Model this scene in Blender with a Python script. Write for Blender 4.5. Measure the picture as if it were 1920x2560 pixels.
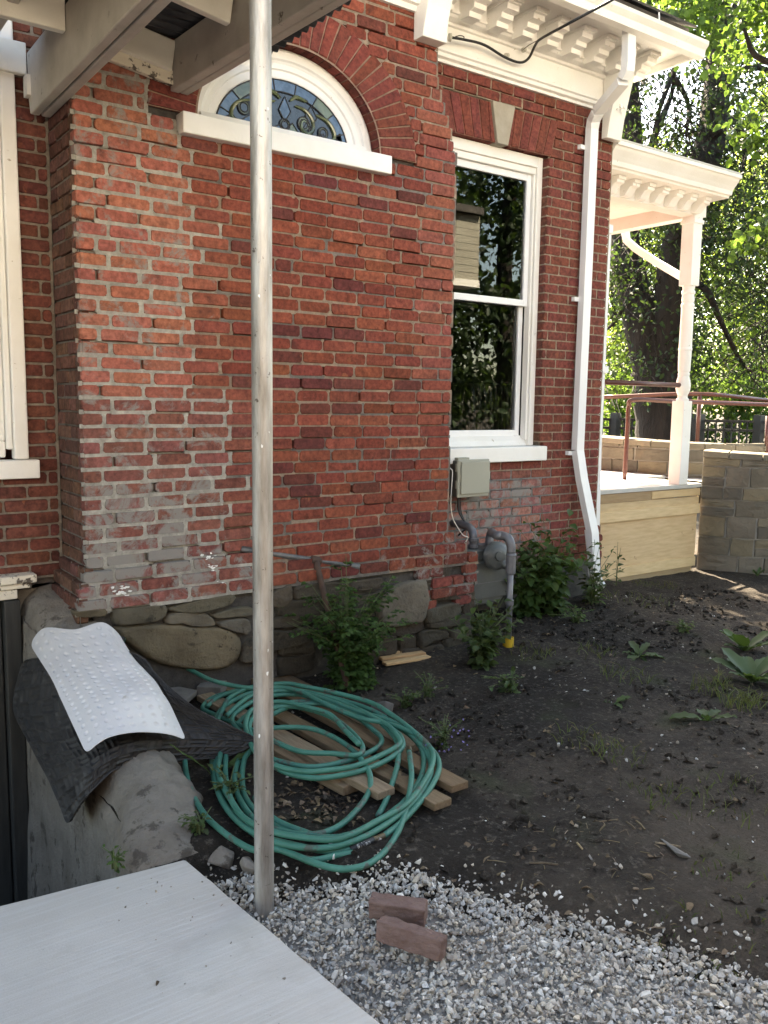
import bpy, math, random
import numpy as np
from mathutils import Vector, Matrix, noise
random.seed(7); rng = np.random.default_rng(7)
S = bpy.context.scene
for o in list(bpy.data.objects): bpy.data.objects.remove(o)
# ---------------------------------------------------------------- camera
FPX = 2158.0
_y, _p, _r = math.radians(35.77), math.radians(7.23), math.radians(-.783)
FW = np.array([math.sin(_y)*math.cos(_p), math.cos(_y)*math.cos(_p), -math.sin(_p)])
_a = np.array([math.cos(_y), -math.sin(_y), 0.]); _d = np.cross(FW, _a)
RT = _a*math.cos(_r)+_d*math.sin(_r); DN = -_a*math.sin(_r)+_d*math.cos(_r)
CP = np.array([0., -4.05, 1.55])
cd = bpy.data.cameras.new('camera'); cam = bpy.data.objects.new('camera', cd); S.collection.objects.link(cam)
cd.sensor_fit = 'VERTICAL'; cd.sensor_height = 24; cd.lens = 24*FPX/2560; cd.clip_start = .05; cd.clip_end = 600
cam.matrix_world = Matrix([[RT[i], -DN[i], -FW[i], CP[i]] for i in range(3)]+[[0, 0, 0, 1]])
S.camera = cam
# ---------------------------------------------------------------- light
SUN = Vector((.28, .60, .75)).normalized()
W = bpy.data.worlds.new('World'); S.world = W; W.use_nodes = True
wn = W.node_tree.nodes; wl = W.node_tree.links
sky = wn.new('ShaderNodeTexSky'); sky.sky_type = 'NISHITA'; sky.sun_disc = False
sky.sun_elevation = math.asin(SUN.z); sky.sun_rotation = math.atan2(SUN.x, SUN.y)
sky.air_density = 1.0; sky.dust_density = 1.5; sky.ozone_density = 1.0
wl.new(sky.outputs[0], wn['Background'].inputs[0]); wn['Background'].inputs[1].default_value = .09
sl = bpy.data.lights.new('sun', 'SUN'); sl.energy = 4.6; sl.angle = math.radians(.53); sl.color = (1, .95, .88)
so = bpy.data.objects.new('sun', sl); S.collection.objects.link(so)
so.rotation_euler = (-SUN).to_track_quat('-Z', 'Y').to_euler()
S.view_settings.view_transform = 'Standard'; S.view_settings.look = 'None'
S.view_settings.exposure = 3.5; S.view_settings.gamma = 1
S.view_settings.use_white_balance = True; S.view_settings.white_balance_temperature = 8500; S.view_settings.white_balance_tint = 8
S.render.engine = 'CYCLES'; S.cycles.use_denoising = True
S.cycles.max_bounces = 8; S.cycles.transparent_max_bounces = 16; S.cycles.caustics_reflective = False; S.cycles.caustics_refractive = False

# ---------------------------------------------------------------- pixel helpers: a point of the photograph placed at a known plane
def ray(x, y): return FW+RT*(x-960)/FPX+DN*(y-1280)/FPX
def pY(x, y, Y=0.): v = ray(x, y); return Vector(CP+v*(Y-CP[1])/v[1])
def pX(x, y, X): v = ray(x, y); return Vector(CP+v*(X-CP[0])/v[0])
def pZ(x, y, Z=0.): v = ray(x, y); return Vector(CP+v*(Z-CP[2])/v[2])
def proj(p):
    q = np.array(p)-CP; z = q@FW; return 960+FPX*(q@RT)/z, 1280+FPX*(q@DN)/z
U = random.uniform
def lerp(a, b, t): return a+(b-a)*t
def sst(a, b, x):
    t = min(1, max(0, (x-a)/(b-a))); return t*t*(3-2*t)
def fbm(x, y, z=0., o=3):
    s = 0; a = 1
    for i in range(o): s += a*noise.noise((x, y, z)); x *= 2.03; y *= 2.03; z *= 2.03; a *= .5
    return s
# ---------------------------------------------------------------- objects
COL = S.collection
def link(o, parent=None):
    COL.objects.link(o)
    if parent is not None: o.parent = parent
    return o
def tag(o, label=None, cat=None, group=None, kind=None):
    if label: o['label'] = label
    if cat: o['category'] = cat
    if group: o['group'] = group
    if kind: o['kind'] = kind
    return o
def thing(name, label, cat, group=None):
    return tag(link(bpy.data.objects.new(name, None)), label, cat, group)
class MB:
    def __init__(s): s.v = []; s.f = []; s.c = []
    def add(s, vs, fs, col=(1, 1, 1, 0)):
        n = len(s.v); s.v += [tuple(v) for v in vs]
        for f in fs: s.f.append([i+n for i in f]); s.c.append(col)
        return s
    def box(s, x0, x1, y0, y1, z0, z1, col=(1, 1, 1, 0)):
        return s.add([(x0, y0, z0), (x1, y0, z0), (x1, y1, z0), (x0, y1, z0), (x0, y0, z1), (x1, y0, z1), (x1, y1, z1), (x0, y1, z1)],
                     [(0, 3, 2, 1), (4, 5, 6, 7), (0, 1, 5, 4), (1, 2, 6, 5), (2, 3, 7, 6), (3, 0, 4, 7)], col)
    def obox(s, a, b, w, h, up=(0, 0, 1), col=(1, 1, 1, 0)):
        """bar from a to b, w wide, h high, centred on the axis"""
        a, b, up = Vector(a), Vector(b), Vector(up); d = (b-a).normalized(); sd = d.cross(up).normalized(); u = sd.cross(d)
        vs = [p+sd*(i*w/2)+u*(j*h/2) for p in (a, b) for i, j in ((-1, -1), (1, -1), (1, 1), (-1, 1))]
        return s.add(vs, [(3, 2, 1, 0), (4, 5, 6, 7), (0, 1, 5, 4), (1, 2, 6, 5), (2, 3, 7, 6), (3, 0, 4, 7)], col)
    def ext(s, prof, x0, x1, axis=0, col=(1, 1, 1, 0)):
        """prism: closed profile of (p,q) swept along an axis; axis 0: p=Y,q=Z; axis 1: p=X,q=Z; axis 2: p=X,q=Y"""
        n = len(prof)
        def P(t, p, q): return (t, p, q) if axis == 0 else (p, t, q) if axis == 1 else (p, q, t)
        vs = [P(t, p, q) for t in (x0, x1) for p, q in prof]
        return s.add(vs, [tuple(range(n))[::-1], tuple(range(n, 2*n))]+[(i, (i+1) % n, n+(i+1) % n, n+i) for i in range(n)], col)
    def tube(s, path, r, n=8, cap=True, col=(1, 1, 1, 0), flat=None):
        path = [Vector(p) for p in path]; m = len(path); R = r if hasattr(r, '__len__') else [r]*m
        ref = None; vs = []
        for i, p in enumerate(path):
            d = (path[min(i+1, m-1)]-path[max(i-1, 0)]).normalized()
            if ref is None: ref = d.orthogonal().normalized() if flat is None else Vector(flat)
            ref = (ref-d*ref.dot(d)).normalized(); b = d.cross(ref)
            for k in range(n):
                a = 2*math.pi*k/n; vs.append(p+(ref*math.cos(a)+b*math.sin(a))*R[i])
        fs = [(i*n+k, i*n+(k+1) % n, (i+1)*n+(k+1) % n, (i+1)*n+k) for i in range(m-1) for k in range(n)]
        if cap: fs += [tuple(range(n))[::-1], tuple(range((m-1)*n, m*n))]
        return s.add(vs, fs, col)
    def lathe(s, prof, c, n=20, axis=(0, 0, 1), col=(1, 1, 1, 0)):
        q = Vector((0, 0, 1)).rotation_difference(Vector(axis)); c = Vector(c); m = len(prof)
        vs = [c+q @ Vector((r*math.cos(2*math.pi*k/n), r*math.sin(2*math.pi*k/n), z)) for r, z in prof for k in range(n)]
        fs = [(i*n+k, i*n+(k+1) % n, (i+1)*n+(k+1) % n, (i+1)*n+k) for i in range(m-1) for k in range(n)]
        fs += [tuple(range(n))[::-1], tuple(range((m-1)*n, m*n))]
        return s.add(vs, fs, col)
    def blob(s, c, rad, q=1, jit=.25, col=(1, 1, 1, 0), rot=None):
        t = BLOBS[random.randrange(len(BLOBS))]; c = Vector(c); e = rot or Matrix.Rotation(U(0, 6.28), 3, Vector((U(-1, 1), U(-1, 1), U(-1, 1))).normalized())
        return s.add([c+e @ Vector((v[0]*rad[0], v[1]*rad[1], v[2]*rad[2])) for v in t[0]], t[1], col)
    def build(s, name, mat, parent=None, smooth=False, bevel=0, solid=0, sub=0, ang=None):
        me = bpy.data.meshes.new(name); me.from_pydata(s.v, [], s.f); me.materials.append(mat)
        tot = [len(f) for f in s.f]
        ca = me.color_attributes.new('col', 'FLOAT_COLOR', 'CORNER')
        ca.data.foreach_set('color', np.repeat(np.array(s.c, dtype=np.float32), tot, axis=0).ravel())
        if smooth: me.polygons.foreach_set('use_smooth', [True]*len(s.f))
        me.update()
        o = bpy.data.objects.new(name, me); link(o, parent)
        if solid: m = o.modifiers.new('s', 'SOLIDIFY'); m.thickness = solid; m.offset = -1
        if bevel: m = o.modifiers.new('b', 'BEVEL'); m.width = bevel; m.segments = 2; m.limit_method = 'ANGLE'; m.angle_limit = .6
        if sub: m = o.modifiers.new('u', 'SUBSURF'); m.levels = sub; m.render_levels = sub
        return o
# small faceted stone shapes, reused everywhere
def _mkblobs():
    out = []
    import bmesh
    for k in range(14):
        bm = bmesh.new()
        for i in range(11):
            v = Vector((random.gauss(0, 1), random.gauss(0, 1), random.gauss(0, 1))).normalized()*U(.8, 1.05); bm.verts.new(v)
        r = bmesh.ops.convex_hull(bm, input=bm.verts)
        for v in [v for v in bm.verts if not v.link_faces]: bm.verts.remove(v)
        bm.verts.ensure_lookup_table(); bm.verts.index_update()
        out.append(([tuple(v.co) for v in bm.verts], [[v.index for v in f.verts] for f in bm.faces])); bm.free()
    return out
BLOBS = _mkblobs()
def catmull(pts, n=8):
    pts = [Vector(p) for p in pts]; P = [2*pts[0]-pts[1]]+pts+[2*pts[-1]-pts[-2]]; out = []
    for i in range(1, len(P)-2):
        for k in range(n):
            t = k/n; a, b, c, d = P[i-1:i+3]
            out.append(.5*((2*b)+(c-a)*t+(2*a-5*b+4*c-d)*t*t+(3*b-a-3*c+d)*t**3))
    out.append(pts[-1]); return out
# ---------------------------------------------------------------- materials
MATS = {}
def nt(name):
    m = bpy.data.materials.new(name); m.use_nodes = True; MATS[name] = m
    t = m.node_tree; b = t.nodes['Principled BSDF']; return m, t.nodes, t.links, b
def noi(n, l, vec, scale, detail=5, rough=.55, dist=0):
    x = n.new('ShaderNodeTexNoise'); x.inputs['Scale'].default_value = scale; x.inputs['Detail'].default_value = detail
    x.inputs['Roughness'].default_value = rough; x.inputs['Distortion'].default_value = dist
    if vec is not None: l.new(vec, x.inputs['Vector'])
    return x.outputs['Fac']
def ramp(n, l, fac, stops):
    r = n.new('ShaderNodeValToRGB'); e = r.color_ramp.elements
    while len(e) < len(stops): e.new(.5)
    for k, (p, c) in enumerate(stops): e[k].position = p; e[k].color = (c, c, c, 1) if not hasattr(c, '__len__') else (*c[:3], 1)
    l.new(fac, r.inputs[0]); return r.outputs[0]
def mixc(n, l, fac, a, b, mode='MIX'):
    x = n.new('ShaderNodeMix'); x.data_type = 'RGBA'; x.blend_type = mode
    for sock, v in ((x.inputs[0], fac), (x.inputs[6], a), (x.inputs[7], b)):
        if isinstance(v, bpy.types.NodeSocket): l.new(v, sock)
        elif hasattr(v, '__len__'): sock.default_value = (*v[:3], 1)
        else: sock.default_value = v
    return x.outputs[2]
def math_(n, l, op, a, b=None, clamp=False):
    x = n.new('ShaderNodeMath'); x.operation = op; x.use_clamp = clamp
    for sock, v in ((x.inputs[0], a), (x.inputs[1], b)):
        if v is None: continue
        if isinstance(v, bpy.types.NodeSocket): l.new(v, sock)
        else: sock.default_value = v
    return x.outputs[0]
def pos(n, l, stretch=None, obj=False):
    if obj: g = n.new('ShaderNodeTexCoord').outputs['Object']
    else: g = n.new('ShaderNodeNewGeometry').outputs['Position']
    if stretch is None: return g
    m = n.new('ShaderNodeMapping'); m.inputs['Scale'].default_value = stretch; l.new(g, m.inputs[0]); return m.outputs[0]
def bump(n, l, b, h, strength, dist=.01):
    x = n.new('ShaderNodeBump'); x.inputs['Strength'].default_value = strength; x.inputs['Distance'].default_value = dist
    l.new(h, x.inputs['Height']); l.new(x.outputs[0], b.inputs['Normal'])
def M(name, c1, c2, scale=6, rough=.75, bmp=.3, bscale=60, metal=0, stretch=None, spot=None, sscale=20, sth=.62, attr=False, bdist=.006, spec=.4, coat=0):
    """two-tone noise colour, optional spots of a third colour, relief"""
    m, n, l, b = nt(name); p = pos(n, l, stretch)
    c = ramp(n, l, noi(n, l, p, scale, 7, .6), [(.32, c1), (.68, c2)])
    if spot: c = mixc(n, l, ramp(n, l, noi(n, l, pos(n, l), sscale, 6, .65), [(sth, 0.), (sth+.05, 1.)]), c, spot)
    if attr:
        a = n.new('ShaderNodeAttribute'); a.attribute_name = 'col'; c = mixc(n, l, 1., c, a.outputs[0], 'MULTIPLY')
    l.new(c, b.inputs['Base Color']); b.inputs['Roughness'].default_value = rough; b.inputs['Metallic'].default_value = metal
    b.inputs['Specular IOR Level'].default_value = spec; b.inputs['Coat Weight'].default_value = coat
    if bmp: bump(n, l, b, noi(n, l, pos(n, l, stretch), bscale, 6, .65), bmp, bdist)
    return m
white = M('white_paint', (.83, .81, .78), (.76, .73, .68), 3, .5, .25, 90, spot=(.45, .39, .31), sscale=26, sth=.665)
white2 = M('white_sill_paint', (.82, .81, .79), (.76, .74, .70), 5, .45, .2, 60, spot=(.5, .46, .4), sscale=24, sth=.72)
oldpaint = M('old_grey_paint', (.54, .50, .45), (.40, .365, .32), 5, .65, .35, 50, spot=(.12, .095, .075), sscale=11, sth=.645)
cream = M('cream_paint', (.82, .79, .71), (.74, .69, .60), 3, .6, .3, 60, spot=(.3, .24, .18), sscale=13, sth=.68)
peel = M('peeling_paint', (.74, .68, .57), (.62, .55, .44), 4, .6, .4, 40, spot=(.10, .08, .065), sscale=18, sth=.53)
metalw = M('white_metal', (.80, .80, .80), (.74, .74, .75), 3, .35, .05, 40, spec=.5)
galv = M('galvanised_steel', (.50, .48, .45), (.19, .165, .14), 26, .42, .5, 120, metal=.5, stretch=(1, 1, .14), spot=(.08, .062, .05), sscale=44, sth=.635)
darkroof = M('corrugated_metal', (.035, .037, .042), (.075, .075, .08), 8, .45, .2, 40, metal=.5)
shingle = M('asphalt_shingle', (.05, .045, .042), (.09, .08, .075), 12, .9, .8, 120)
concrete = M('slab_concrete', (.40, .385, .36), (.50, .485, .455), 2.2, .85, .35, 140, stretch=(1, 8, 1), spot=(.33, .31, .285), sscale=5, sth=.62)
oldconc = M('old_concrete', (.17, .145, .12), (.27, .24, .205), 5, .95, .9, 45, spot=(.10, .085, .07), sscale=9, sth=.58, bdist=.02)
dirtm = None
greybox = M('grey_green_plastic', (.30, .30, .245), (.33, .325, .27), 3, .5, .08, 80)
metergrey = M('meter_paint', (.06, .066, .066), (.10, .106, .102), 6, .4, .15, 60, spot=(.12, .10, .085), sscale=22, sth=.70)
pipegrey = M('pipe_paint', (.10, .10, .115), (.17, .17, .18), 12, .42, .2, 60, metal=.3)
rust = M('rusty_iron', (.045, .026, .02), (.085, .05, .036), 16, .8, .5, 90)
pipegalv = M('old_pipe', (.085, .085, .09), (.15, .148, .145), 18, .5, .3, 90, metal=.5)
yellow = M('yellow_plastic', (.55, .38, .03), (.45, .28, .03), 9, .5, .2, 50, spot=(.12, .08, .03), sscale=30, sth=.62)
blackm = M('black_metal', (.012, .012, .013), (.02, .02, .02), 5, .5, .1, 50)
rubber = M('black_rubber', (.022, .022, .024), (.05, .048, .047), 14, .6, .3, 70)
matwhite = M('white_rubber_mat', (.66, .65, .66), (.58, .57, .58), 4, .45, .15, 70, spot=(.48, .45, .42), sscale=9, sth=.70)
railred = M('red_brown_paint', (.075, .026, .022), (.11, .04, .032), 8, .35, .1, 60)
plank = M('weathered_plank', (.20, .145, .095), (.31, .235, .16), 7, .85, .5, 60, stretch=(14, 1.2, 14), spot=(.09, .065, .045), sscale=8, sth=.63, attr=True)
ply = M('new_pine_board', (.52, .37, .215), (.64, .48, .30), 5, .7, .25, 50, stretch=(1.2, 8, 9), spot=(.30, .18, .10), sscale=6, sth=.68, attr=True)
shimw = M('split_wood', (.45, .30, .17), (.60, .43, .26), 6, .8, .4, 40, stretch=(2, 9, 9), attr=True)
stonew = M('rubble_stone', (.17, .145, .11), (.29, .25, .19), 4.5, .9, .9, 28, spot=(.10, .085, .065), sscale=11, sth=.60, attr=True, bdist=.02)
sandst = M('sandstone_block', (.112, .102, .086), (.178, .163, .138), 4, .9, .7, 30, spot=(.17, .145, .115), sscale=7, sth=.60, attr=True, bdist=.012)
sandmort = M('stone_mortar', (.20, .185, .165), (.28, .26, .235), 9, .95, .8, 60)
keyst = M('keystone_stone', (.30, .265, .21), (.37, .33, .27), 10, .9, .3, 60)
loosebrick = M('loose_paver', (.145, .085, .07), (.21, .135, .115), 14, .92, .7, 80, spot=(.28, .22, .19), sscale=26, sth=.68)
gravm = M('gravel_stone', (.62, .60, .57), (1., .98, .94), 25, .9, .35, 150, attr=True)
cloudst = M('field_stone', (.115, .107, .098), (.185, .172, .158), 9, .9, .6, 50)
barkm = M('bark', (.014, .011, .009), (.04, .031, .024), 9, .95, 1., 30, stretch=(1, 1, .2), bdist=.04)
twigm = M('twig', (.12, .085, .055), (.25, .19, .13), 30, .9, .3, 80, attr=True)
deadleaf = M('dead_leaf', (.075, .05, .033), (.17, .12, .08), 14, .85, .3, 60, attr=True)
paperm = M('paper_scrap', (.7, .7, .68), (.8, .8, .78), 30, .8, .1, 80)
blackcable = M('black_cable', (.012, .012, .013), (.02, .02, .02), 8, .5, 0)
whitewire = M('white_wire', (.7, .66, .58), (.75, .72, .65), 20, .5, 0)
darkin = M('dark_interior', (.03, .028, .025), (.045, .04, .036), 3, .9, 0)
radm = M('radiator_paint', (.06, .045, .03), (.085, .065, .042), 8, .5, .1, 50)
sidm = M('grey_siding', (.27, .25, .205), (.32, .30, .25), 4, .8, .2, 40)
leadm = M('lead_came', (.03, .03, .032), (.05, .05, .05), 12, .6, .2, 50)
def glass(name, tint=(1, 1, 1), rough=0.):
    m, n, l, b = nt(name); b.inputs['Base Color'].default_value = (*tint, 1); b.inputs['Roughness'].default_value = rough
    b.inputs['Transmission Weight'].default_value = 1; b.inputs['IOR'].default_value = 1.5; return m
winglass = glass('window_glass', (.82, .88, .86))
def stain(name, a, b_):
    m, n, l, b = nt(name); c = ramp(n, l, noi(n, l, pos(n, l), 9, 5, .6, 1.2), [(.35, a), (.65, b_)])
    l.new(c, b.inputs['Base Color']); b.inputs['Roughness'].default_value = .12; b.inputs['Specular IOR Level'].default_value = .6
    bump(n, l, b, noi(n, l, pos(n, l), 30, 3), .15, .004); return m
st_blue = stain('blue_art_glass', (.018, .045, .085), (.075, .125, .20))
st_dark = stain('dark_blue_art_glass', (.006, .008, .012), (.02, .028, .04))
st_green = stain('green_art_glass', (.055, .075, .04), (.14, .165, .085))
# brick: face colour and smear amount come with the piece; noise breaks both up
def mkbrick(name, mort):
    m, n, l, b = nt(name); p = pos(n, l)
    a = n.new('ShaderNodeAttribute'); a.attribute_name = 'col'
    v = ramp(n, l, noi(n, l, p, 16, 7, .68), [(.25, .52), (.5, .95), (.78, 1.35)])
    c = mixc(n, l, 1., a.outputs[0], v, 'MULTIPLY')
    c = mixc(n, l, 1., c, ramp(n, l, noi(n, l, p, 44, 5, .6), [(.3, .62), (.5, 1.), (.72, 1.38)]), 'MULTIPLY')
    c = mixc(n, l, ramp(n, l, noi(n, l, p, 7.5, 5, .6, .6), [(.60, 0.), (.72, .6)]), c, (.052, .022, .02))
    c = mixc(n, l, ramp(n, l, noi(n, l, p, 9.3, 6, .7, .4), [(.63, 0.), (.70, .65)]), c, (.30, .105, .055))
    sm = math_(n, l, 'ADD', noi(n, l, p, 7, 9, .74, .6), math_(n, l, 'MULTIPLY', a.outputs['Alpha'], .42))
    c = mixc(n, l, ramp(n, l, sm, [(.66, 0.), (.76, .9)]), c, mort)
    c = mixc(n, l, ramp(n, l, noi(n, l, p, 120, 3, .6), [(.72, 0.), (.78, .5)]), c, (.45, .38, .32))
    l.new(c, b.inputs['Base Color']); b.inputs['Roughness'].default_value = .9; b.inputs['Specular IOR Level'].default_value = .25
    h = math_(n, l, 'ADD', noi(n, l, p, 70, 6, .7), math_(n, l, 'MULTIPLY', noi(n, l, p, 14, 4, .6), 1.5))
    bump(n, l, b, h, .55, .006); return m
brickm = mkbrick('brick_face', (.225, .218, .203))
def mkmort():
    m, n, l, b = nt('lime_mortar'); p = pos(n, l)
    a = n.new('ShaderNodeAttribute'); a.attribute_name = 'col'
    c = mixc(n, l, 1., a.outputs[0], ramp(n, l, noi(n, l, p, 22, 6, .7), [(.3, .55), (.7, 1.25)]), 'MULTIPLY')
    c = mixc(n, l, ramp(n, l, noi(n, l, p, 6, 5, .6), [(.6, 0.), (.75, .7)]), c, (.19, .18, .165))
    l.new(c, b.inputs['Base Color']); b.inputs['Roughness'].default_value = .95
    bump(n, l, b, noi(n, l, p, 90, 6, .75), .9, .006); return m
mortm = mkmort()
def leafmat(name, c1, c2, tr, k=.45):
    m, n, l, b = nt(name); a = n.new('ShaderNodeAttribute'); a.attribute_name = 'col'
    c = ramp(n, l, noi(n, l, pos(n, l), 1.7, 3), [(.3, c1), (.7, c2)]); c = mixc(n, l, 1., c, a.outputs[0], 'MULTIPLY')
    l.new(c, b.inputs['Base Color']); b.inputs['Roughness'].default_value = .55; b.inputs['Specular IOR Level'].default_value = .3
    t = n.new('ShaderNodeBsdfTranslucent'); l.new(mixc(n, l, 1., a.outputs[0], tr, 'MULTIPLY'), t.inputs[0])
    x = n.new('ShaderNodeMixShader'); x.inputs[0].default_value = k; l.new(b.outputs[0], x.inputs[1]); l.new(t.outputs[0], x.inputs[2])
    l.new(x.outputs[0], n['Material Output'].inputs[0]); return m
leafA = leafmat('maple_leaf', (.025, .06, .016), (.05, .095, .022), (.17, .28, .045), .4)
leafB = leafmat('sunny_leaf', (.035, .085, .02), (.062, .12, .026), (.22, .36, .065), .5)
leafD = leafmat('conifer_foliage', (.014, .030, .014), (.028, .048, .02), (.07, .12, .025), .3)
shrubl = leafmat('shrub_leaf', (.035, .075, .022), (.065, .115, .035), (.10, .18, .03), .3)
weedl = leafmat('weed_leaf', (.038, .07, .027), (.068, .108, .042), (.09, .15, .03), .3)
grassl = leafmat('grass_blade', (.045, .075, .025), (.085, .115, .04), (.14, .18, .05), .3)
stemm = M('green_stem', (.06, .09, .03), (.10, .12, .05), 20, .7, 0)
petal = M('violet_petal', (.16, .13, .35), (.25, .2, .45), 20, .7, 0)
# ================================================================ ground, slab, gravel, stairwell
def slab_edge(y): return 1.08+(-1.42-y)*.092          # X of the slab's long edge
GB = [(1.10, -1.50), (1.30, -1.66), (1.50, -1.86), (1.69, -2.03), (1.95, -2.42), (2.20, -2.87), (2.7, -3.8), (3.0, -4.6)]
def gravel_x(y):
    for (xa, ya), (xb, yb) in zip(GB, GB[1:]):
        if yb <= y <= ya: return lerp(xa, xb, (y-ya)/(yb-ya))
    return 1.05 if y > -1.5 else 3.0
def gh(x, y):
    h = .015+.075*sst(2.4, 4.0, x)*sst(-1.4, .1, y)-.05*sst(5.2, 6.2, x)
    near = max(0, 1-((x-2)**2+(y+1)**2)/60)
    h += near*(.030*fbm(x*1.3, y*1.3, 3.1)+.016*fbm(x*5, y*5, 1.7)+.007*fbm(x*17, y*17, 5.2, 2))
    h += .05*sst(.55, 0, math.hypot(x-3.75, (y+1.05)*1.2))*.5
    if y < -1.4: h -= .045*sst(.25, -.10, x-gravel_x(y))
    h -= .05*sst(1.5, 1.05, x)*sst(-1.3, -1.5, y)
    return h
def axis_pts(a, b, st, far):
    c = list(np.arange(a, b+1e-6, st)); s = st; p = b; out = []
    while p < far: s *= 1.5; p += s; out.append(p)
    s = st; p = a; lo = []
    while p > -far: s *= 1.5; p -= s; lo.append(p)
    return lo[::-1]+c+out
xs = axis_pts(.98, 7.6, .045, 220); ys = axis_pts(-3.6, 1.0, .045, 220)
g = MB(); nx = len(xs)
g.v = [(x, y, gh(x, y)) for y in ys for x in xs]
for j in range(len(ys)-1):
    for i in range(nx-1):
        cx, cy = (xs[i]+xs[i+1])/2, (ys[j]+ys[j+1])/2
        if cx < 1.0 and -3.6 < cy < 1.0 and cx > -30: continue
        g.f.append([j*nx+i, j*nx+i+1, (j+1)*nx+i+1, (j+1)*nx+i]); g.c.append((1, 1, 1, 0))
def mkdirt():
    m, n, l, b = nt('bare_soil'); p = pos(n, l)
    c = ramp(n, l, noi(n, l, p, 1.1, 8, .62), [(.36, (.019, .0153, .0125)), (.52, (.034, .0272, .0218)), (.72, (.074, .059, .046))])
    c = mixc(n, l, ramp(n, l, noi(n, l, p, 38, 6, .7), [(.54, 0.), (.66, .85)]), c, (.13, .108, .09))
    c = mixc(n, l, ramp(n, l, noi(n, l, p, 15, 5, .6), [(.56, 0.), (.68, .8)]), c, (.018, .0145, .012))
    dd = n.new('ShaderNodeVectorMath'); dd.operation = 'DISTANCE'; l.new(p, dd.inputs[0]); dd.inputs[1].default_value = (3.2, -2.7, 0)
    dry = math_(n, l, 'ADD', math_(n, l, 'MULTIPLY', dd.outputs['Value'], .33), math_(n, l, 'MULTIPLY', noi(n, l, p, 1.7, 6, .65), 1.1))
    c = mixc(n, l, ramp(n, l, dry, [(.62, .65), (1.05, 0.)]), c, (.11, .086, .066))
    c = mixc(n, l, ramp(n, l, noi(n, l, p, 2.4, 4, .5), [(.60, 0.), (.74, .45)]), c, (.055, .070, .030))
    l.new(c, b.inputs['Base Color']); b.inputs['Roughness'].default_value = .95; b.inputs['Specular IOR Level'].default_value = .2
    h = math_(n, l, 'ADD', noi(n, l, p, 55, 8, .72), math_(n, l, 'MULTIPLY', noi(n, l, p, 9, 5, .6), 2.))
    bump(n, l, b, h, 1., .022); return m
dirtm = mkdirt()
tag(g.build('ground', dirtm, smooth=True), 'bare brown soil of the side yard', kind='structure')
# slab with broom finish and slightly chipped edge
sb = MB(); top = []
pts = [(slab_edge(y)+.006*fbm(y*6, 1, o=3), y) for y in np.arange(-4.9, -1.42, .05)]+[(1.08, -1.42)]
pts += [(x, -1.42+(1.08-x)*.11+.004*fbm(x*6, 2, o=3)) for x in np.arange(1.0, -2.6, -.08)]+[(-2.6, -4.9)]
n = len(pts); sb.v = [(x, y, 0) for x, y in pts]+[(x, y, -.11) for x, y in pts]
sb.f = [list(range(n)), list(range(n, 2*n))[::-1]]+[[i, n+i, n+(i+1) % n, (i+1) % n] for i in range(n)]; sb.c = [(1, 1, 1, 0)]*len(sb.f)
def mkslab():
    m, n, l, b = nt('broomed_concrete'); p = pos(n, l)
    c = ramp(n, l, noi(n, l, p, 1.6, 8, .6), [(.3, (.47, .43, .39)), (.7, (.56, .52, .475))])
    c = mixc(n, l, ramp(n, l, noi(n, l, pos(n, l, (1.5, 60, 1)), 1.6, 5, .6), [(.45, 0.), (.7, .35)]), c, (.66, .65, .63))
    c = mixc(n, l, ramp(n, l, noi(n, l, p, 60, 4, .6), [(.68, 0.), (.75, .6)]), c, (.30, .28, .25))
    c = mixc(n, l, ramp(n, l, noi(n, l, p, 3.2, 5, .7, .8), [(.58, 0.), (.7, .3)]), c, (.37, .34, .29))
    l.new(c, b.inputs['Base Color']); b.inputs['Roughness'].default_value = .85; b.inputs['Specular IOR Level'].default_value = .25
    h = math_(n, l, 'ADD', noi(n, l, pos(n, l, (2, 70, 1)), 3, 4, .6), math_(n, l, 'MULTIPLY', noi(n, l, p, 150, 4, .6), .5))
    bump(n, l, b, h, .5, .006); return m
tag(sb.build('pavement', mkslab(), bevel=.008), 'pale broomed concrete slab in the foreground', kind='structure')
# dusty bed under the gravel
gbp = [(slab_edge(y)+.004, y) for y in np.arange(-4.4, -1.49, .1)]; gbr = [(max(slab_edge(y)+.02, gravel_x(y)-.13+.05*fbm(y*5, 2)), y) for y in np.arange(-4.4, -1.49, .1)]
gm_ = MB()
for (a, y0), (b, _), (c_, y1), (d_, _) in zip(gbp, gbr, gbp[1:], gbr[1:]):
    for q in range(8):
        f0_, f1_ = q/8, (q+1)/8; P4 = [(lerp(a, b, f0_), y0), (lerp(a, b, f1_), y0), (lerp(c_, d_, f1_), y1), (lerp(c_, d_, f0_), y1)]; gm_.add([(x, y, gh(x, y)+.006) for x, y in P4], [(0, 1, 2, 3)])
tag(gm_.build('gravel_bed', M('stone_dust', (.17, .158, .145), (.27, .255, .235), 40, .95, .9, 90), smooth=True), 'dusty stone bed beneath the gravel', kind='structure')
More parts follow.
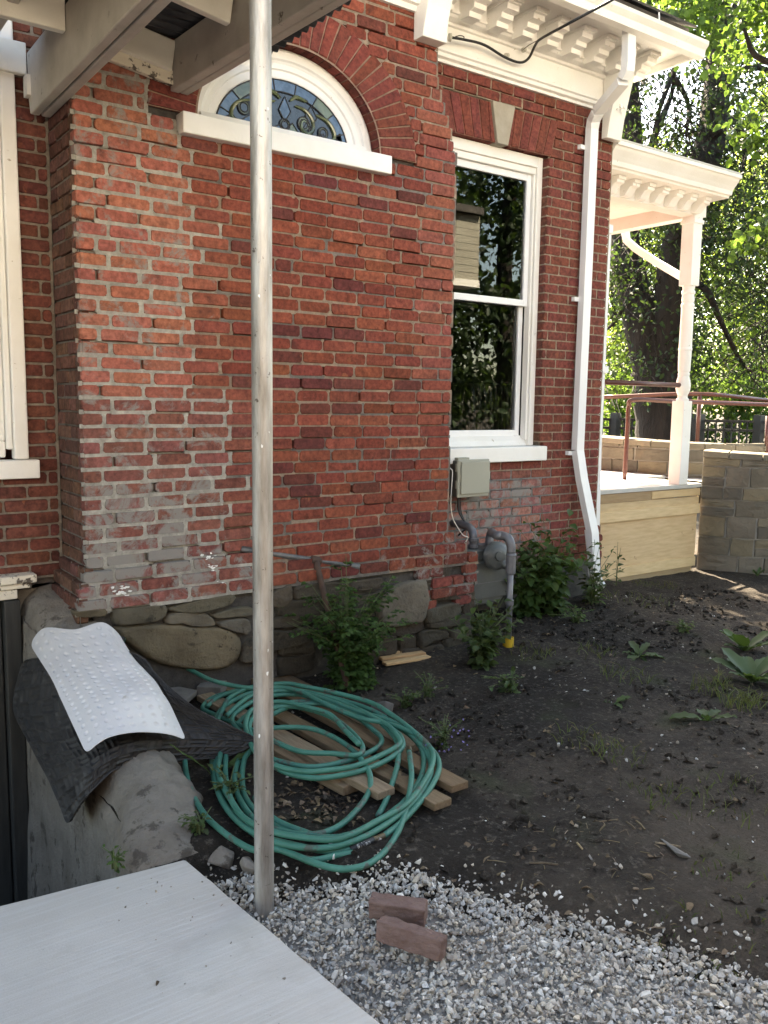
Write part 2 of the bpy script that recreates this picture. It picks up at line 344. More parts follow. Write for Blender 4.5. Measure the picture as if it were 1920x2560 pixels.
# gravel: loose crushed stone, nobody could count it
gv = MB(); PG = 1.12
palette = [(.56, .535, .51), (.46, .44, .42), (.66, .635, .60), (.38, .36, .34), (.76, .735, .70), (.56, .51, .45), (.50, .45, .40), (.52, .525, .53), (.60, .53, .44)]
cnt = 0
for k in range(40000):
    y = U(-3.75, -1.44); x = U(slab_edge(y)-.0, 2.9)
    d = gravel_x(y)-x+.10*fbm(x*4, y*4, 9)
    if d < -.28 or random.random() > (1 if d > .03 else math.exp((d-.03)*22)): continue
    if np.dot(np.array([x, y, 0])-CP, FW) < 1.0: continue
    r = U(.0045, .0098) if random.random() < .88 else U(.0095, .015)
    if x-r < slab_edge(y)+.003: continue
    c = random.choice(palette); s = U(.8, 1.2)
    gv.blob((x, y, gh(x, y)+(U(.000, .030) if d > .05 else r*.35)), (r*U(.9, 1.5), r, r*U(.55, .9)), col=(c[0]*s, c[1]*s, c[2]*s, 0)); cnt += 1
for k in range(16000):
    y = U(-3.75, -1.44); x = U(slab_edge(y)+.01, 2.9); d = gravel_x(y)-x+.10*fbm(x*4, y*4, 9)
    if d < -.2 or random.random() > (1 if d > .03 else math.exp((d-.03)*18)) or np.dot(np.array([x, y, 0])-CP, FW) < 1.0: continue
    r = U(.003, .006); c = random.choice(palette); s = U(.6, 1.); gv.blob((x, y, gh(x, y)+U(.0, .016)), (r*1.3, r, r*.8), col=(c[0]*s, c[1]*s*.98, c[2]*s*.95, 0))
tag(gv.build('gravel', gravm), 'grey crushed gravel beside the concrete slab', 'gravel', kind='stuff')
# stairwell pit
pw = MB()
pw.box(-2.6, 1.0, -1.36, .46, -1.45, -1.3)
pw.box(-2.6, .80, -1.42, -1.31, -1.3, -.112); pw.box(-2.7, -2.55, -1.42, .46, -1.3, -.02)
pw.box(-2.6, 1.30, .43, .60, -1.3, .62)
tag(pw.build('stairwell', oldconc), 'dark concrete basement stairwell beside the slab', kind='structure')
# curb: rounded old concrete wall between stairwell and yard
ZT = [(-1.46, .0), (-1.38, .02), (-1.3, .06), (-1.1, .10), (-.9, .145), (-.7, .20), (-.55, .27), (-.3, .40), (0, .51), (.2, .575), (.43, .60)]
def zt(y):
    for (a, za), (b, zb) in zip(ZT, ZT[1:]):
        if a <= y <= b: return lerp(za, zb, (y-a)/(b-a))
    return ZT[0][1] if y < ZT[0][0] else ZT[-1][1]
cb = MB(); Yc = np.linspace(-1.402, .428, 120); npf = None
for y in Yc:
    z = zt(y); fl = sst(-.95, -1.4, y); px = .985-.11*fl+.015*sst(-.9, -.5, y); wd = 1.38-.20*sst(-1.0, -1.4, y)-.10*sst(-.5, 0, y)
    base = gh(1.35, y)-.08
    raw = [(px-.06-.10*fl, -1.32), (px-.03-.06*fl, -.5), (px-.015, z-.22), (px, z-.12), (px+.018, z-.055), (px+.05, z-.02), (px+.10, z), (px+.17, z+.004), (px+.23, z-.012), (px+.29, z-.05), (wd-.06, z-.13), (wd-.02, z-.24), (wd, min(base, z-.3))]
    prof = catmull([Vector((a, 0, b)) for a, b in raw], 6); npf = len(prof)
    for q in prof:
        nn = .014*fbm(q.x*6, y*4, q.z*6)+.010*fbm(q.x*17, y*17, q.z*17)
        cb.v.append((q.x+nn, y, q.z+nn))
for i in range(len(Yc)-1):
    for k in range(npf-1): cb.f.append([i*npf+k, i*npf+k+1, (i+1)*npf+k+1, (i+1)*npf+k][::-1])
cb.f.append(list(range(npf))); cb.c = [(1, 1, 1, 0)]*len(cb.f)
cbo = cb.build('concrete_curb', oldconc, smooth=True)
tag(cbo, 'rounded old concrete curb wall under the mats beside the stairwell', 'curb')
ch = MB()
for (x, y, r) in ((1.185, -1.475, (.075, .055, .04)), (1.25, -1.56, (.06, .04, .03))): ch.blob((x, y, gh(x, y)+.01), r)
tag(ch.build('concrete_chunk', oldconc, bevel=.012), 'broken concrete lump between curb and pole', 'concrete')
# ================================================================ brick house
H = thing('brick_house', 'red brick house with arched stained glass window and white cornice', 'house')
XL, XR, YB, YR, YLW = 1.20, 3.41, 0., .39, .40
CH = .066; ACX, ACZ = 2.325, 2.90                        # course height; arch centre
def fmap(Y): return lambda u, w, d: (u, Y+d, w)
def smap(X): return lambda u, w, d: (X+d, -u, w)         # faces -X
PARTS = {}                                                # wall -> list of (verts, faces, colour, area)
def brickgeo(u0, u1, w0, w1, mp, depth=.05, proud=0., rough=1.):
    r = min(.013, (w1-w0)*.24)
    def j(k): return U(-k, k)*rough
    cu, cw = (u0+u1)/2, (w0+w1)/2
    ring = []
    for (a, b, c, d) in ((u0, w0, 1, 0), (u1, w0, 0, 1), (u1, w1, 1, 0), (u0, w1, 0, 1)):
        su = 1 if a == u0 else -1; sw = 1 if b == w0 else -1; q = r*U(.25, 1.1)
        p1 = (a+su*q+j(.002), b+j(.0018)); p2 = (a+j(.0018), b+sw*q+j(.002))
        ring += [p2, p1] if (a, b) in ((u0, w0), (u1, w1)) else [p1, p2]
    m = len(ring); ins = .0026
    vs = [mp(a, b, depth) for a, b in ring]
    vs += [mp(a, b, proud+.006) for a, b in ring]
    tl = U(-.001, .001)
    for a, b in ring:
        s = ins/max(.01, abs(a-cu)+1e-4) if abs(a-cu) > ins*2 else 0; t = ins/max(.01, abs(b-cw))
        vs.append(mp(a+(cu-a)*min(.5, s), b+(cw-b)*min(.5, t), proud+tl*(1 if a > cu else -1)+U(-.0006, .0006)))
    fs = [tuple(range(2*m, 3*m))]+[(i, (i+1) % m, m+(i+1) % m, m+i) for i in range(m)]+[(m+i, m+(i+1) % m, 2*m+(i+1) % m, 2*m+i) for i in range(m)]
    return vs, fs
def parea(vs):
    q = [proj(v) for v in (vs[16], vs[18], vs[20], vs[22])]
    if not all(-60 < a < 1980 and -60 < b < 2620 for a, b in q): return 0
    return abs(sum(q[i][0]*q[(i+1) % 4][1]-q[(i+1) % 4][0]*q[i][1] for i in range(4)))/2
def addbrick(wall, *a, col=(.3, .1, .07, .1), **k):
    v, f = brickgeo(*a, **k); PARTS.setdefault(wall, []).append((v, f, col, parea(v)))
MORT = {}
def mortar(wall, u0, u1, w0, w1, mp, d, col):
    MORT.setdefault(wall, MB()).add([mp(u0, w0, d), mp(u1, w0, d), mp(u1, w1, d), mp(u0, w1, d)], [(0, 1, 2, 3)], col)
def cvar(c, k=.18):
    s = U(1-k, 1+k); return [c[0]*s, c[1]*s*U(.9, 1.1), c[2]*s*U(.9, 1.1)]
def baycol(x, z):
    n = .35*fbm(x*1.6, z*1.6, 4)
    sal = sst(1.95, 1.6, x+.25*n)*sst(1.45, 1.65, z+.25*n)
    dusty = sst(2.25, 1.75, x+.4*n)*sst(1.75, 1.5, z+.2*n)
    pier = sst(3.12, 3.2, x+.06*n)*sst(1.5, 1.8, z)
    r = random.random()
    c = cvar((.182, .047, .031), .13) if r < .6 else cvar((.218, .061, .037), .13) if r < .9 else cvar((.12, .034, .028), .13)
    c = np.array(c); c = lerp(c, np.array(cvar((.32, .108, .077), .10)), sal); c = lerp(c, np.array(cvar((.20, .078, .064), .18)), dusty*(1-sal)*.85)
    c = lerp(c, np.array(cvar((.235, .07, .05), .08)), pier)
    low = sst(.95, .75, z)*sst(2.1, 1.7, x)
    sm = .02+.31*sal+.30*dusty*(1-sal)+.04*low+.18*sst(1.25, .9, z)*sst(2.7, 3.2, x)+.08*sst(1.0, .7, z)
    if 1.02 < z < 1.15 and 1.25 < x < 1.95: sm += .16
    if .72 < z < 1.02 and x < 1.75: sm += .20
    return (*c, min(1, sm)), sal, dusty
def bay_right(z):
    if z > 2.95: return 3.41-.157*sst(2.9, 3.42, z)
    return 3.41
def bay_off(z):                                          # footing courses step out
    return (.0, 0., 0.) if z > .755 else (-.022, .04, -.022) if z > .69 else (-.05, .12, -.04) if z > .63 else (-.062, .21, -.055)
row = 0; z = .563
while z < 3.76:
    ox0, ox1, oy = bay_off(z+.03); x0 = XL+ox0; x1 = bay_right(z)+ox1
    mp = fmap(YB+oy); u = x0; first = .095 if row % 2 else .150
    wob = lambda uu: .005*math.sin(uu*2.1+row*.4)+.004*noise.noise((uu*1.2, row*.31, 0))-.012*sst(1.2, .6, z)*math.sin(uu*1.9)
    if row % 9 == 4: first += U(-.02, .02)
    k = 0
    while u < x1-.02:
        L = first if k == 0 else (.203+U(-.008, .008) if random.random() < .985 else .100)
        jt = .0078+U(-.002, .003)
        _, sal, dus = baycol(u, z)
        jt += .006*max(sal, dus)
        e = min(u+L, x1)
        if x1-e < .05: e = x1
        dz = wob((u+e)/2); w0 = z+dz+.0036; w1 = z+dz+CH-.0044-.004*max(sal, dus)
        col, sal, dus = baycol((u+e)/2, z+.03)
        a0, a1 = u, e; b0 = a0
        # cut round the arch and the sill
        zm = z+.033; segs = [(a0, a1)]
        if zm > ACZ-.02:
            q = (zm-ACZ+.008)/.66
            hw = .785*math.sqrt(max(0, 1-q*q)) if q < 1 else 0
            if hw > 0: segs = [(a0, min(a1, ACX-hw)), (max(a0, ACX+hw), a1)]
        if 2.792 < zm < 2.905: segs = [(s, min(t, 1.685)) for s, t in segs]+[(max(s, 2.915), t) for s, t in segs]
        for s, t in segs:
            if t-s < .022: continue
            pr = U(-.0016, .0016)+(.004 if random.random() < .03 else 0)
            addbrick('bay_wall', s, t-jt, w0, w1, mp, proud=pr, col=col)
            flush = max(sal, dus*.8)
            base = (.35, .33, .29) if flush > .4 else (.25, .19, .142) if random.random() < .65 else (.16, .142, .125)
            s_ = U(.85, 1.1)
            mc = (base[0]*s_, base[1]*s_, base[2]*s_, 0)
            dm = U(.0005, .004) if flush > .4 else U(.002, .008)
            if random.random() < .15: dm = U(.016, .029)
            mortar('bay_wall', s-.012, t+.002, w0-.016, w0+.005, mp, dm, mc)
            dm2 = U(.0005, .004) if flush > .4 else U(.002, .008)
            if random.random() < .15: dm2 = U(.016, .029)
            mortar('bay_wall', t-jt-.005, t+.005, w0-.004, w1+.004, mp, dm2+.0007, mc)
        u = e; k += 1
    row += 1; z += CH
for k in range(4):                                           # ragged low courses at the bay's right corner
    z = .563-(k+1)*CH; u = 3.17+U(-.05, .08)
    while u < 3.60:
        e = min(u+U(.09, .205), 3.615)
        if e-u > .04 and random.random() < .85:
            addbrick('bay_wall', u, e-.011, z+.004, z+CH-.005, fmap(-.062), proud=U(-.008, .008), col=(*cvar((.17, .05, .038), .3), .30), rough=2.5); mortar('bay_wall', u-.01, e+.004, z-.008, z+.008, fmap(-.062), U(.004, .02), (.19, .18, .165, 0))
        u = e
# arch voussoirs and flat lintel over the sash window
def voussoir(name, poly, mp, col, parent, proud=-.001, depth=.11):
    cu = sum(p[0] for p in poly)/4; cw = sum(p[1] for p in poly)/4
    pj = [(a+U(-.002, .002), b+U(-.002, .002)) for a, b in poly]
    vs = [mp(a, b, depth) for a, b in pj]+[mp(a, b, proud+.005) for a, b in pj]+[mp(a+(cu-a)*.06, b+(cw-b)*.05, proud) for a, b in pj]
    m = MB(); m.add(vs, [(8, 9, 10, 11)]+[(i, (i+1) % 4, 4+(i+1) % 4, 4+i) for i in range(4)]+[(4+i, 4+(i+1) % 4, 8+(i+1) % 4, 8+i) for i in range(4)]+[(0, 3, 2, 1)], col)
    return m.build(name, brickm, parent)
bayback = MB()
cols = np.linspace(XL+.004, XR-.03, 56)
for a, b in zip(cols, cols[1:]):
    c = (a+b)/2; q = (c-ACX)/.60; zl = ACZ+.49*math.sqrt(1-q*q) if abs(q) < 1 else None
    xe = 3.80 if c < 3.24 else lerp(3.45, 2.95, (c-3.24)/.17)
    if zl: bayback.box(a, b, .03, .035, .5, 2.79); bayback.box(a, b, .03, .035, zl, 3.80)
    else: bayback.box(a, b, .03, .035, .5, xe)
bayback.box(XL+.034, 1.66, .036, .40, .3, 3.80); bayback.box(2.99, XR-.005, .036, .40, .3, 2.95); bayback.box(1.6, 3.0, .036, .40, .3, 2.78); bayback.box(2.99, 3.25, .036, .40, 2.95, 3.8); bayback.box(1.6, 3.0, .036, .40, 3.42, 3.8)
bayback.box(1.22, 3.58, .005, .3, -.3, .55)
bayback.c = [(.07, .06, .052, 0)]*len(bayback.f)
BAY = bayback.build('bay_wall', mortm, H)
tag(BAY, 'projecting bay of worn red brick with grey mortar smears')
N = 31; ea = lambda t, a, b: (ACX+a*math.cos(t), ACZ+b*math.sin(t))
for i in range(N):
    t0 = math.pi*(i+.06)/N; t1 = math.pi*(i+.94)/N
    poly = [ea(t0, .545, .45), ea(t0, .785, .655), ea(t1, .785, .655), ea(t1, .545, .45)]
    c = cvar((.172, .044, .033), .15); sm = .2 if i > 20 else .05
    voussoir('voussoir', poly, fmap(0.), (*c, sm), BAY)
am = MB()
for i in range(62):
    t0, t1 = math.pi*i/62, math.pi*(i+1)/62
    q = [ea(t0, .535, .44), ea(t0, .79, .66), ea(t1, .79, .66), ea(t1, .535, .44)]
    am.add([(a, .006, b) for a, b in q], [(0, 1, 2, 3)], (.30, .20, .145, 0))
    q2 = [ea(t0, .551, .456), ea(t1, .551, .456)]
    am.add([(q2[0][0], .006, q2[0][1]), (q2[1][0], .006, q2[1][1]), (q2[1][0], .13, q2[1][1]), (q2[0][0], .13, q2[0][1])], [(0, 1, 2, 3)], (.30, .20, .145, 0))
am.build('arch_mortar', mortm, BAY)
# left return of the bay and the wall of the left window
row = 0; z = .30
while z < 3.7:
    mp = smap(XL+bay_off(z+.03)[0]); u = -YLW+.005; k = 0
    while u < -.01:
        e = min(u+(.11 if (row+k) % 2 else .205), -bay_off(z)[2]-.002)
        if -.002-e < .04: e = -bay_off(z)[2]-.002
        addbrick('bay_return', u, e-.009, z+.0045, z+CH-.0055, mp, proud=U(-.003, .003), col=(*cvar((.13, .062, .046), .25), .05)); mortar('bay_return', u-.01, e, z-.006, z+.006, mp, U(.004, .016), (.16, .14, .12, 0)); mortar('bay_return', e-.012, e+.003, z, z+CH, mp, U(.004, .014), (.16, .14, .12, 0))
        u = e; k += 1
    row += 1; z += CH
rb = MB().box(XL+.02, XL+.03, .035, .42, .2, 3.8, (.10, .09, .08, 0)); RET = rb.build('bay_return', mortm, H)
row = 0; z = .66
while z < 3.35:
    mp = fmap(YLW); u = .30 if row % 2 else .20
    while u < XL:
        e = min(u+.212, XL); s = u
        if 1.16 < z+.03 < 3.3 and e <= 1.05: u = e; continue
        if 1.16 < z+.03 < 1.26: s = max(s, 1.095)
        elif 1.26 <= z+.03 < 3.3: s = max(s, 1.055)
        if e-s > .025:
            c = cvar((.135, .046, .033), .25)  # brick tone lowered to put the canopy's shade into the colour
            addbrick('left_wall', s, e-.010, z+.0045, z+CH-.0055, mp, proud=U(-.003, .003), col=(*c, .1)); mortar('left_wall', s-.01, e, z-.006, z+.006, mp, U(.003, .012), (.25, .21, .17, 0)); mortar('left_wall', e-.013, e+.003, z, z+CH, mp, U(.003, .012), (.25, .21, .17, 0))
        u = e
    row += 1; z += CH
lb = MB(); lb.box(-2.5, XL+.02, YLW+.03, .75, .60, 1.15); lb.box(1.06, XL+.02, YLW+.03, .75, 1.15, 3.3); lb.box(-2.5, XL+.02, YLW+.03, .75, 3.2, 3.9); lb.box(-2.5, -.1, YLW+.03, .75, 1.15, 3.2)
lb.c = [(.12, .10, .09, 0)]*len(lb.f); LW = lb.build('left_wall', mortm, H)
# right wall with the sash window
OX0, OX1, OZ0, OZ1 = 3.655, 4.578, 1.235, 3.268
row = 0; z = .36
while z < 3.70:
    mp = fmap(YR); off = .030 if z < .50 else 0
    x1 = 5.235+(.06 if z < .56 else 0); u = 3.30+(.105 if row % 2 else 0)
    while u < x1-.01:
        e = min(u+.203+U(-.004, .004), x1)
        if x1-e < .05: e = x1
        zm = z+.033; segs = [(u, e)]
        if OZ0-.09 < zm < OZ1: 
            lo, hi = (OX0-.05, OX1+.03) if zm < OZ0+.02 else (OX0, OX1)
            segs = [(u, min(e, lo)), (max(u, hi), e)]
        elif OZ1 <= zm < 3.512:
            f = (zm-OZ1)/.244; segs = [(u, min(e, 3.655-.05*f)), (max(u, 4.585+.055*f), e)]
        for s, t in segs:
            if t-s < .02: continue
            low = sst(1.15, .95, zm)*sst(4.75, 4.35, s)
            c = np.array(cvar((.172, .049, .036), .10)); c = lerp(c, np.array(cvar((.30, .125, .105), .15)), low)
            addbrick('right_wall', s, t-.007-.004*low, z+.0035, z+CH-.0045-.003*low, mp, proud=U(-.0015, .0015)-off*.9, col=(*c, .03+.42*low))
            mc = (.27, .208, .15, 0) if low < .3 else (.18, .18, .17, 0)
            mortar('right_wall', s-.01, t, z-.005, z+.005, mp, U(.001, .005) if zm < 3.1 else U(.003, .02), mc); mortar('right_wall', t-.011, t+.003, z, z+CH, mp, U(.001, .005), mc)
        u = e
    # reveal on the right side of the opening
    if OZ0+.02 < z+.033 < OZ1:
        addbrick('right_wall', -.475, -YR-.003, z+.0035, z+CH-.0045, smap(OX1), proud=U(-.002, .001), col=(*cvar((.16, .06, .047), .15), .05), depth=.02); mortar('right_wall', -.48, -YR-.004, z-.005, z+.005, smap(OX1), .002, (.30, .24, .18, 0))
    row += 1; z += CH
rw = MB(); rw.box(3.30, OX0-.004, YR+.03, .62, .2, 3.72); rw.box(OX1+.02, 5.225, YR+.03, .62, .2, 3.72); rw.box(OX0-.01, OX1+.03, YR+.03, .62, .2, OZ0-.02); rw.box(OX0-.01, OX1+.03, YR+.03, .62, OZ1+.01, 3.72)
rw.c = [(.16, .135, .11, 0)]*len(rw.f); rw.box(3.30, 5.30, YR-.012, .62, -.2, .37, (.085, .08, .072, 0)); RW = rw.build('right_wall', mortm, H)
KC = 4.12
for k in range(-6, 7):
    if k == 0: continue
    t = lambda q, top: KC+q*(.0755+(.0085 if top else 0))+math.copysign(.012+(.03 if top else 0), q)
    a, b = (k-1, k) if k > 0 else (k, k+1)
    poly = [(t(a, 0) if a else KC+math.copysign(.053, k), 3.270), (t(b, 0) if b else KC+math.copysign(.053, k), 3.270), (t(b, 1) if b else KC+math.copysign(.108, k), 3.512), (t(a, 1) if a else KC+math.copysign(.108, k), 3.512)]
    cx = sum(p[0] for p in poly)/4; poly = [(cx+(x-cx)*.9, w) for x, w in poly]
    c = cvar((.178, .05, .038), .12); voussoir('lintel_brick', poly, fmap(YR), (*c, .03), RW, depth=.09)
lm = MB(); lm.add([(3.64, YR+.006, 3.268), (4.60, YR+.006, 3.268), (4.66, YR+.006, 3.515), (3.58, YR+.006, 3.515)], [(0, 1, 2, 3)], (.24, .13, .09, 0)); lm.build('lintel_mortar', mortm, RW)
ks = MB(); ks.ext([(KC-.047, 3.262), (KC+.047, 3.262), (KC+.102, 3.520), (KC-.102, 3.520)], YR-.018, YR+.08, 1); ks.build('keystone', keyst, RW, bevel=.004)
# every brick: the 300 that show largest are single pieces, the rest is one mesh per wall
WALL = {'bay_wall': BAY, 'bay_return': RET, 'left_wall': LW, 'right_wall': RW}
allb = sorted([(p[3], w, i) for w, L in PARTS.items() for i, p in enumerate(L)], reverse=True)
single = {(w, i) for _, w, i in allb[:300]}
for w, L in PARTS.items():
    rest = MB()
    for i, (v, f, c, a) in enumerate(L):
        if (w, i) in single: MB().add(v, f, c).build('brick', brickm, WALL[w])
        else: rest.add(v, f, c)
    if rest.f: tag(rest.build('brickwork', brickm, WALL[w]), kind='stuff')
for w, m in MORT.items(): m.build('mortar_joints', mortm, WALL[w])
# paint splashes low on the bay
sp = MB()
for (px, py, r) in ((520, 1392, 14), (540, 1420, 16), (560, 1460, 15), (575, 1465, 10), (490, 1485, 17), (300, 1475, 16), (310, 1482, 12), (585, 1475, 9)):
    for q in range(9):
        c = pY(px+U(-r, r)*1.3, py+U(-r, r)*.6, -.046 if py > 1440 else -.026); sp.blob(c, (U(.006, .016), .004, U(.004, .009)), rot=Matrix.Identity(3))
tag(sp.build('paint_splash', paperm, BAY), kind='stuff')
# foundation stones
FO = MB().box(1.22, 3.60, -.018, .02, -.3, .57, (.06, .055, .05, 0)).build('foundation', mortm, H)
def stone(poly, Y, thick, mat, parent, col=(1, 1, 1, 0), name='stone', mp=None, rnd=.09, sharp=False):
    n = len(poly); cx = sum(p[0] for p in poly)/n; cz = sum(p[1] for p in poly)/n; mp = mp or (lambda a, b, d: (a, Y+d, b))
    if sharp: den = list(poly)
    else: den = [(q.x, q.z) for q in catmull([Vector((a, 0, b)) for a, b in poly+[poly[0]]], 2)[:-1]]
    m = len(den)
    vs = [mp(a, b, thick) for a, b in den]+[mp(a+(cx-a)*rnd*.15, b+(cz-b)*rnd*.15, thick*.35) for a, b in den]
    if sharp: lev = [rnd, .55]
    else: lev = [rnd, rnd+.12, .35, .5, .68, .85]
    for q in lev:
        for a, b in den:
            A, B = a+(cx-a)*q, b+(cz-b)*q
            vs.append(mp(A, B, .006*fbm(A*9, B*9) if sharp else .016*fbm(A*8+cx*7, B*11, 4, 4)-.002))
    nl = 1+len(lev)
    fs = [(r*m+i, r*m+(i+1) % m, (r+1)*m+(i+1) % m, (r+1)*m+i) for r in range(nl) for i in range(m)]+[tuple(range(nl*m, nl*m+m))]
    return MB().add(vs, fs, col).build(name, mat, parent, smooth=not sharp)
def zs(x, y): p = pY(160+x/3.318, 1380+y/3.318, -.06); return (p.x, p.z)
for pl, c in (([(410, 480), (640, 455), (850, 440), (862, 520), (780, 580), (600, 600), (420, 608)], (.62, .62, .58)), ([(870, 470), (1060, 420), (1410, 345), (1415, 430), (1200, 490), (1050, 515), (880, 495)], (.62, .62, .56)),
              ([(862, 525), (1000, 500), (1200, 520), (1268, 585), (1240, 618), (1060, 620), (980, 592), (850, 598)], (.75, .74, .72)), ([(430, 630), (700, 612), (960, 602), (1060, 625), (1300, 632), (1440, 680), (1490, 760), (1470, 880), (1380, 960), (1180, 990), (900, 960), (700, 890), (480, 720)], (.80, .75, .64)),
              ([(1235, 522), (1420, 470), (1560, 460), (1600, 515), (1400, 545), (1250, 552)], (.6, .6, .56)), ([(1280, 590), (1490, 545), (1560, 600), (1530, 690), (1310, 630)], (.66, .68, .72)), ([(1470, 900), (1520, 770), (1600, 720), (1650, 880), (1500, 930)], (.5, .5, .5)), ([(90, 500), (350, 470), (350, 530), (230, 545), (100, 540)], (.7, .65, .55))):
    stone([zs(*p) for p in pl], -.06, .06, stonew, FO, (c[0]*.72, c[1]*.72, c[2]*.72, 0))
zrow = [(-.02, .09), (.08, .16), (.17, .24), (.23, .33), (.34, .40), (.39, .47), (.47, .55)]
for z0, z1 in zrow:
    x = 2.10+U(0, .1)
    while x < 3.56:
        w = U(.10, .45); x1_ = min(x+w, 3.60); dj = lambda: U(-.022, .022)
        c = U(.15, .34); t = U(.92, 1.06)
        if random.random() < .16: x = x1_; continue
        stone([(x+.008, z0+dj()), ((x+x1_)/2, z0+dj()), (x1_-.008, z0+dj()), (x1_-.006, (z0+z1)/2), (x1_-.012, z1+dj()), ((x+x1_)/2, z1+dj()), (x+.01, z1+dj()), (x+.004, (z0+z1)/2)], -.05+U(-.012, .012), .05, stonew, FO, (c, c*t*.97, c*t*.93, 0), rnd=.10)
        x = x1_
# pale parged patch with a split face
c0 = [pY(x, y, -.075) for x, y in ((985, 1470), (1070, 1452), (1068, 1545), (1040, 1560), (960, 1570), (950, 1520))]
stone([(p.x, p.z) for p in c0], -.075, .05, stonew, FO, (.58, .58, .60, 0), name='plaster_patch', rnd=.05)
# ---------------------------------------------------------------- fan window
FWN = MB()
seg = 48; rings = [(.542, .447, .16), (.540, .445, .090), (.528, .433, .082), (.490, .396, .084), (.482, .388, .094), (.470, .376, .100), (.445, .352, .102), (.438, .345, .112), (.405, .312, .113), (.394, .302, .120), (.38, .29, .124)]
vs = []; fs = []
for a, b, y in rings:
    for i in range(seg+1): x, zz = ea(math.pi*i/seg, a, b); vs.append((x, y, zz))
for r in range(len(rings)-1):
    for i in range(seg): k = r*(seg+1)+i; fs.append((k, k+1, k+seg+2, k+seg+1))
FWN.add(vs, fs); FWN.box(ACX-.53, ACX+.53, .062, .13, ACZ-.008, ACZ+.022); FWN.ext([(.062, ACZ+.022), (.13, ACZ+.022), (.13, ACZ+.05), (.075, ACZ+.05)], ACX-.49, ACX+.49)
fan = FWN.build('fan_window', white, H, smooth=False); tag(fan, 'half round window frame with stained glass scrolls')
si = MB().box(1.692, 2.905, -.052, .12, 2.795, 2.892).build('window_sill', white2, H, bevel=.006)
gp = MB(); gp.add([(*[ea(math.pi*i/32, .40, .31)[0]], .118, ea(math.pi*i/32, .40, .31)[1]) for i in range(33)], [tuple(range(33))]); gp.build('dark_pane', st_dark, fan)
lead = MB()
def pane(poly, mat, d=.114): MB().add([(x, d, w) for x, w in poly], [tuple(range(len(poly)))]).build('pane', mat, fan); lead.tube([(x, .112, w) for x, w in poly+[poly[0]]], .0035, 5)
for i in range(9):
    t0, t1 = math.pi*i/9, math.pi*(i+1)/9
    pane([ea(lerp(t0, t1, s), .393, .303) for s in (0, .33, .67, 1)]+[ea(lerp(t0, t1, s), .335, .245) for s in (1, .67, .33, 0)], st_blue if i % 4 != 2 else st_green)
for i in range(8):
    xa = ACX-.36+.09*i; pane([(xa, ACZ+.048), (xa+.09, ACZ+.048), (xa+.06+.02*math.sin(i), ACZ+.082+.02*(i % 3))], st_blue if i % 2 else st_green)
for dx in (0, -.16, .16): pane([(ACX+dx, ACZ+.10), (ACX+dx+.035, ACZ+.155), (ACX+dx, ACZ+.225-.1*abs(dx)), (ACX+dx-.035, ACZ+.155)], st_blue if dx == 0 else st_dark, .1135)
for dx, dz, r in ((0, .085, .030), (-.235, .125, .034), (.235, .085, .030), (-.10, .11, .02), (.115, .11, .036), (.155, .085, .012)):
    c = (ACX+dx, ACZ+dz); circ = lambda rr, n=18: [(c[0]+rr*math.cos(6.2832*k/n), c[1]+rr*math.sin(6.2832*k/n)) for k in range(n)]
    pane(circ(r), st_green, .1132); pane(circ(r*.66), st_dark, .1128)
for sx in (1, -1):
    sc = MB()
    for pts_ in ([(.06, .19), (.12, .18), (.165, .14), (.17, .09), (.135, .065), (.10, .085), (.105, .12), (.13, .125)], [(.19, .17), (.26, .15), (.30, .11), (.305, .07), (.27, .05)], [(.03, .21), (.07, .235), (.13, .225)]):
        cv = catmull([(ACX+sx*a, .1125, ACZ+b) for a, b in pts_], 6); m_ = len(cv); sc.tube(cv, [.010*math.sin(math.pi*(.12+.80*i/m_))+.001 for i in range(m_)], 6); lead.tube([(v.x+.010, .1125, v.z+.006) for v in cv], .0028, 4)
    tag(sc.build('scroll', st_green, fan), kind='stuff')
lead.build('lead_came', leadm, fan)
# ---------------------------------------------------------------- sash window
cs = MB()
cs.box(OX1-.052, OX1-.001, .448, .52, OZ0+.02, OZ1-.002); cs.box(OX0, OX0+.05, .448, .52, OZ0+.02, OZ1-.002); cs.box(OX0+.05, OX1-.052, .448, .52, OZ1-.075, OZ1-.002)
cs.box(OX0+.05, OX1-.052, .462, .52, OZ1-.12, OZ1-.075); cs.box(OX1-.07, OX1-.052, .465, .52, OZ0+.06, OZ1-.12)
casing = cs.build('window_casing', white, H, bevel=.006); tag(casing, 'white painted casing of the tall sash window')
sx0, sx1 = OX0+.052, OX1-.072; zmid = 2.272
def sash(name, z0, z1, y, st=.042, tr=.045, br=.045):
    m = MB(); m.box(sx0, sx0+st, y, y+.035, z0, z1); m.box(sx1-st, sx1, y, y+.035, z0, z1); m.box(sx0+st, sx1-st, y, y+.035, z1-tr, z1); m.box(sx0+st, sx1-st, y, y+.035, z0, z0+br)
    o = m.build(name, metalw, casing, bevel=.004); return o, (sx0+st, sx1-st, z0+br, z1-tr, y+.018)
for nm, z0, z1, y in (('upper_sash', zmid-.028, OZ1-.121, .487), ('lower_sash', OZ0+.085, zmid+.022, .527)):
    o, (a, b, c, d, y_) = sash(nm, z0, z1, y)
    MB().box(a-.004, b+.004, y_-.002, y_+.002, c-.004, d+.004).build('glass_pane', winglass, casing)
ws = MB(); ws.ext([(.47, OZ0+.02), (.60, OZ0+.02), (.60, OZ0+.09), (.52, OZ0+.088), (.49, OZ0+.055)], OX0+.05, OX1-.052); ws.build('sub_sill', white, casing)
MB().box(OX0-.06, OX1+.03, .335, .50, 1.150, OZ0+.018).build('window_sill', white2, H, bevel=.007)
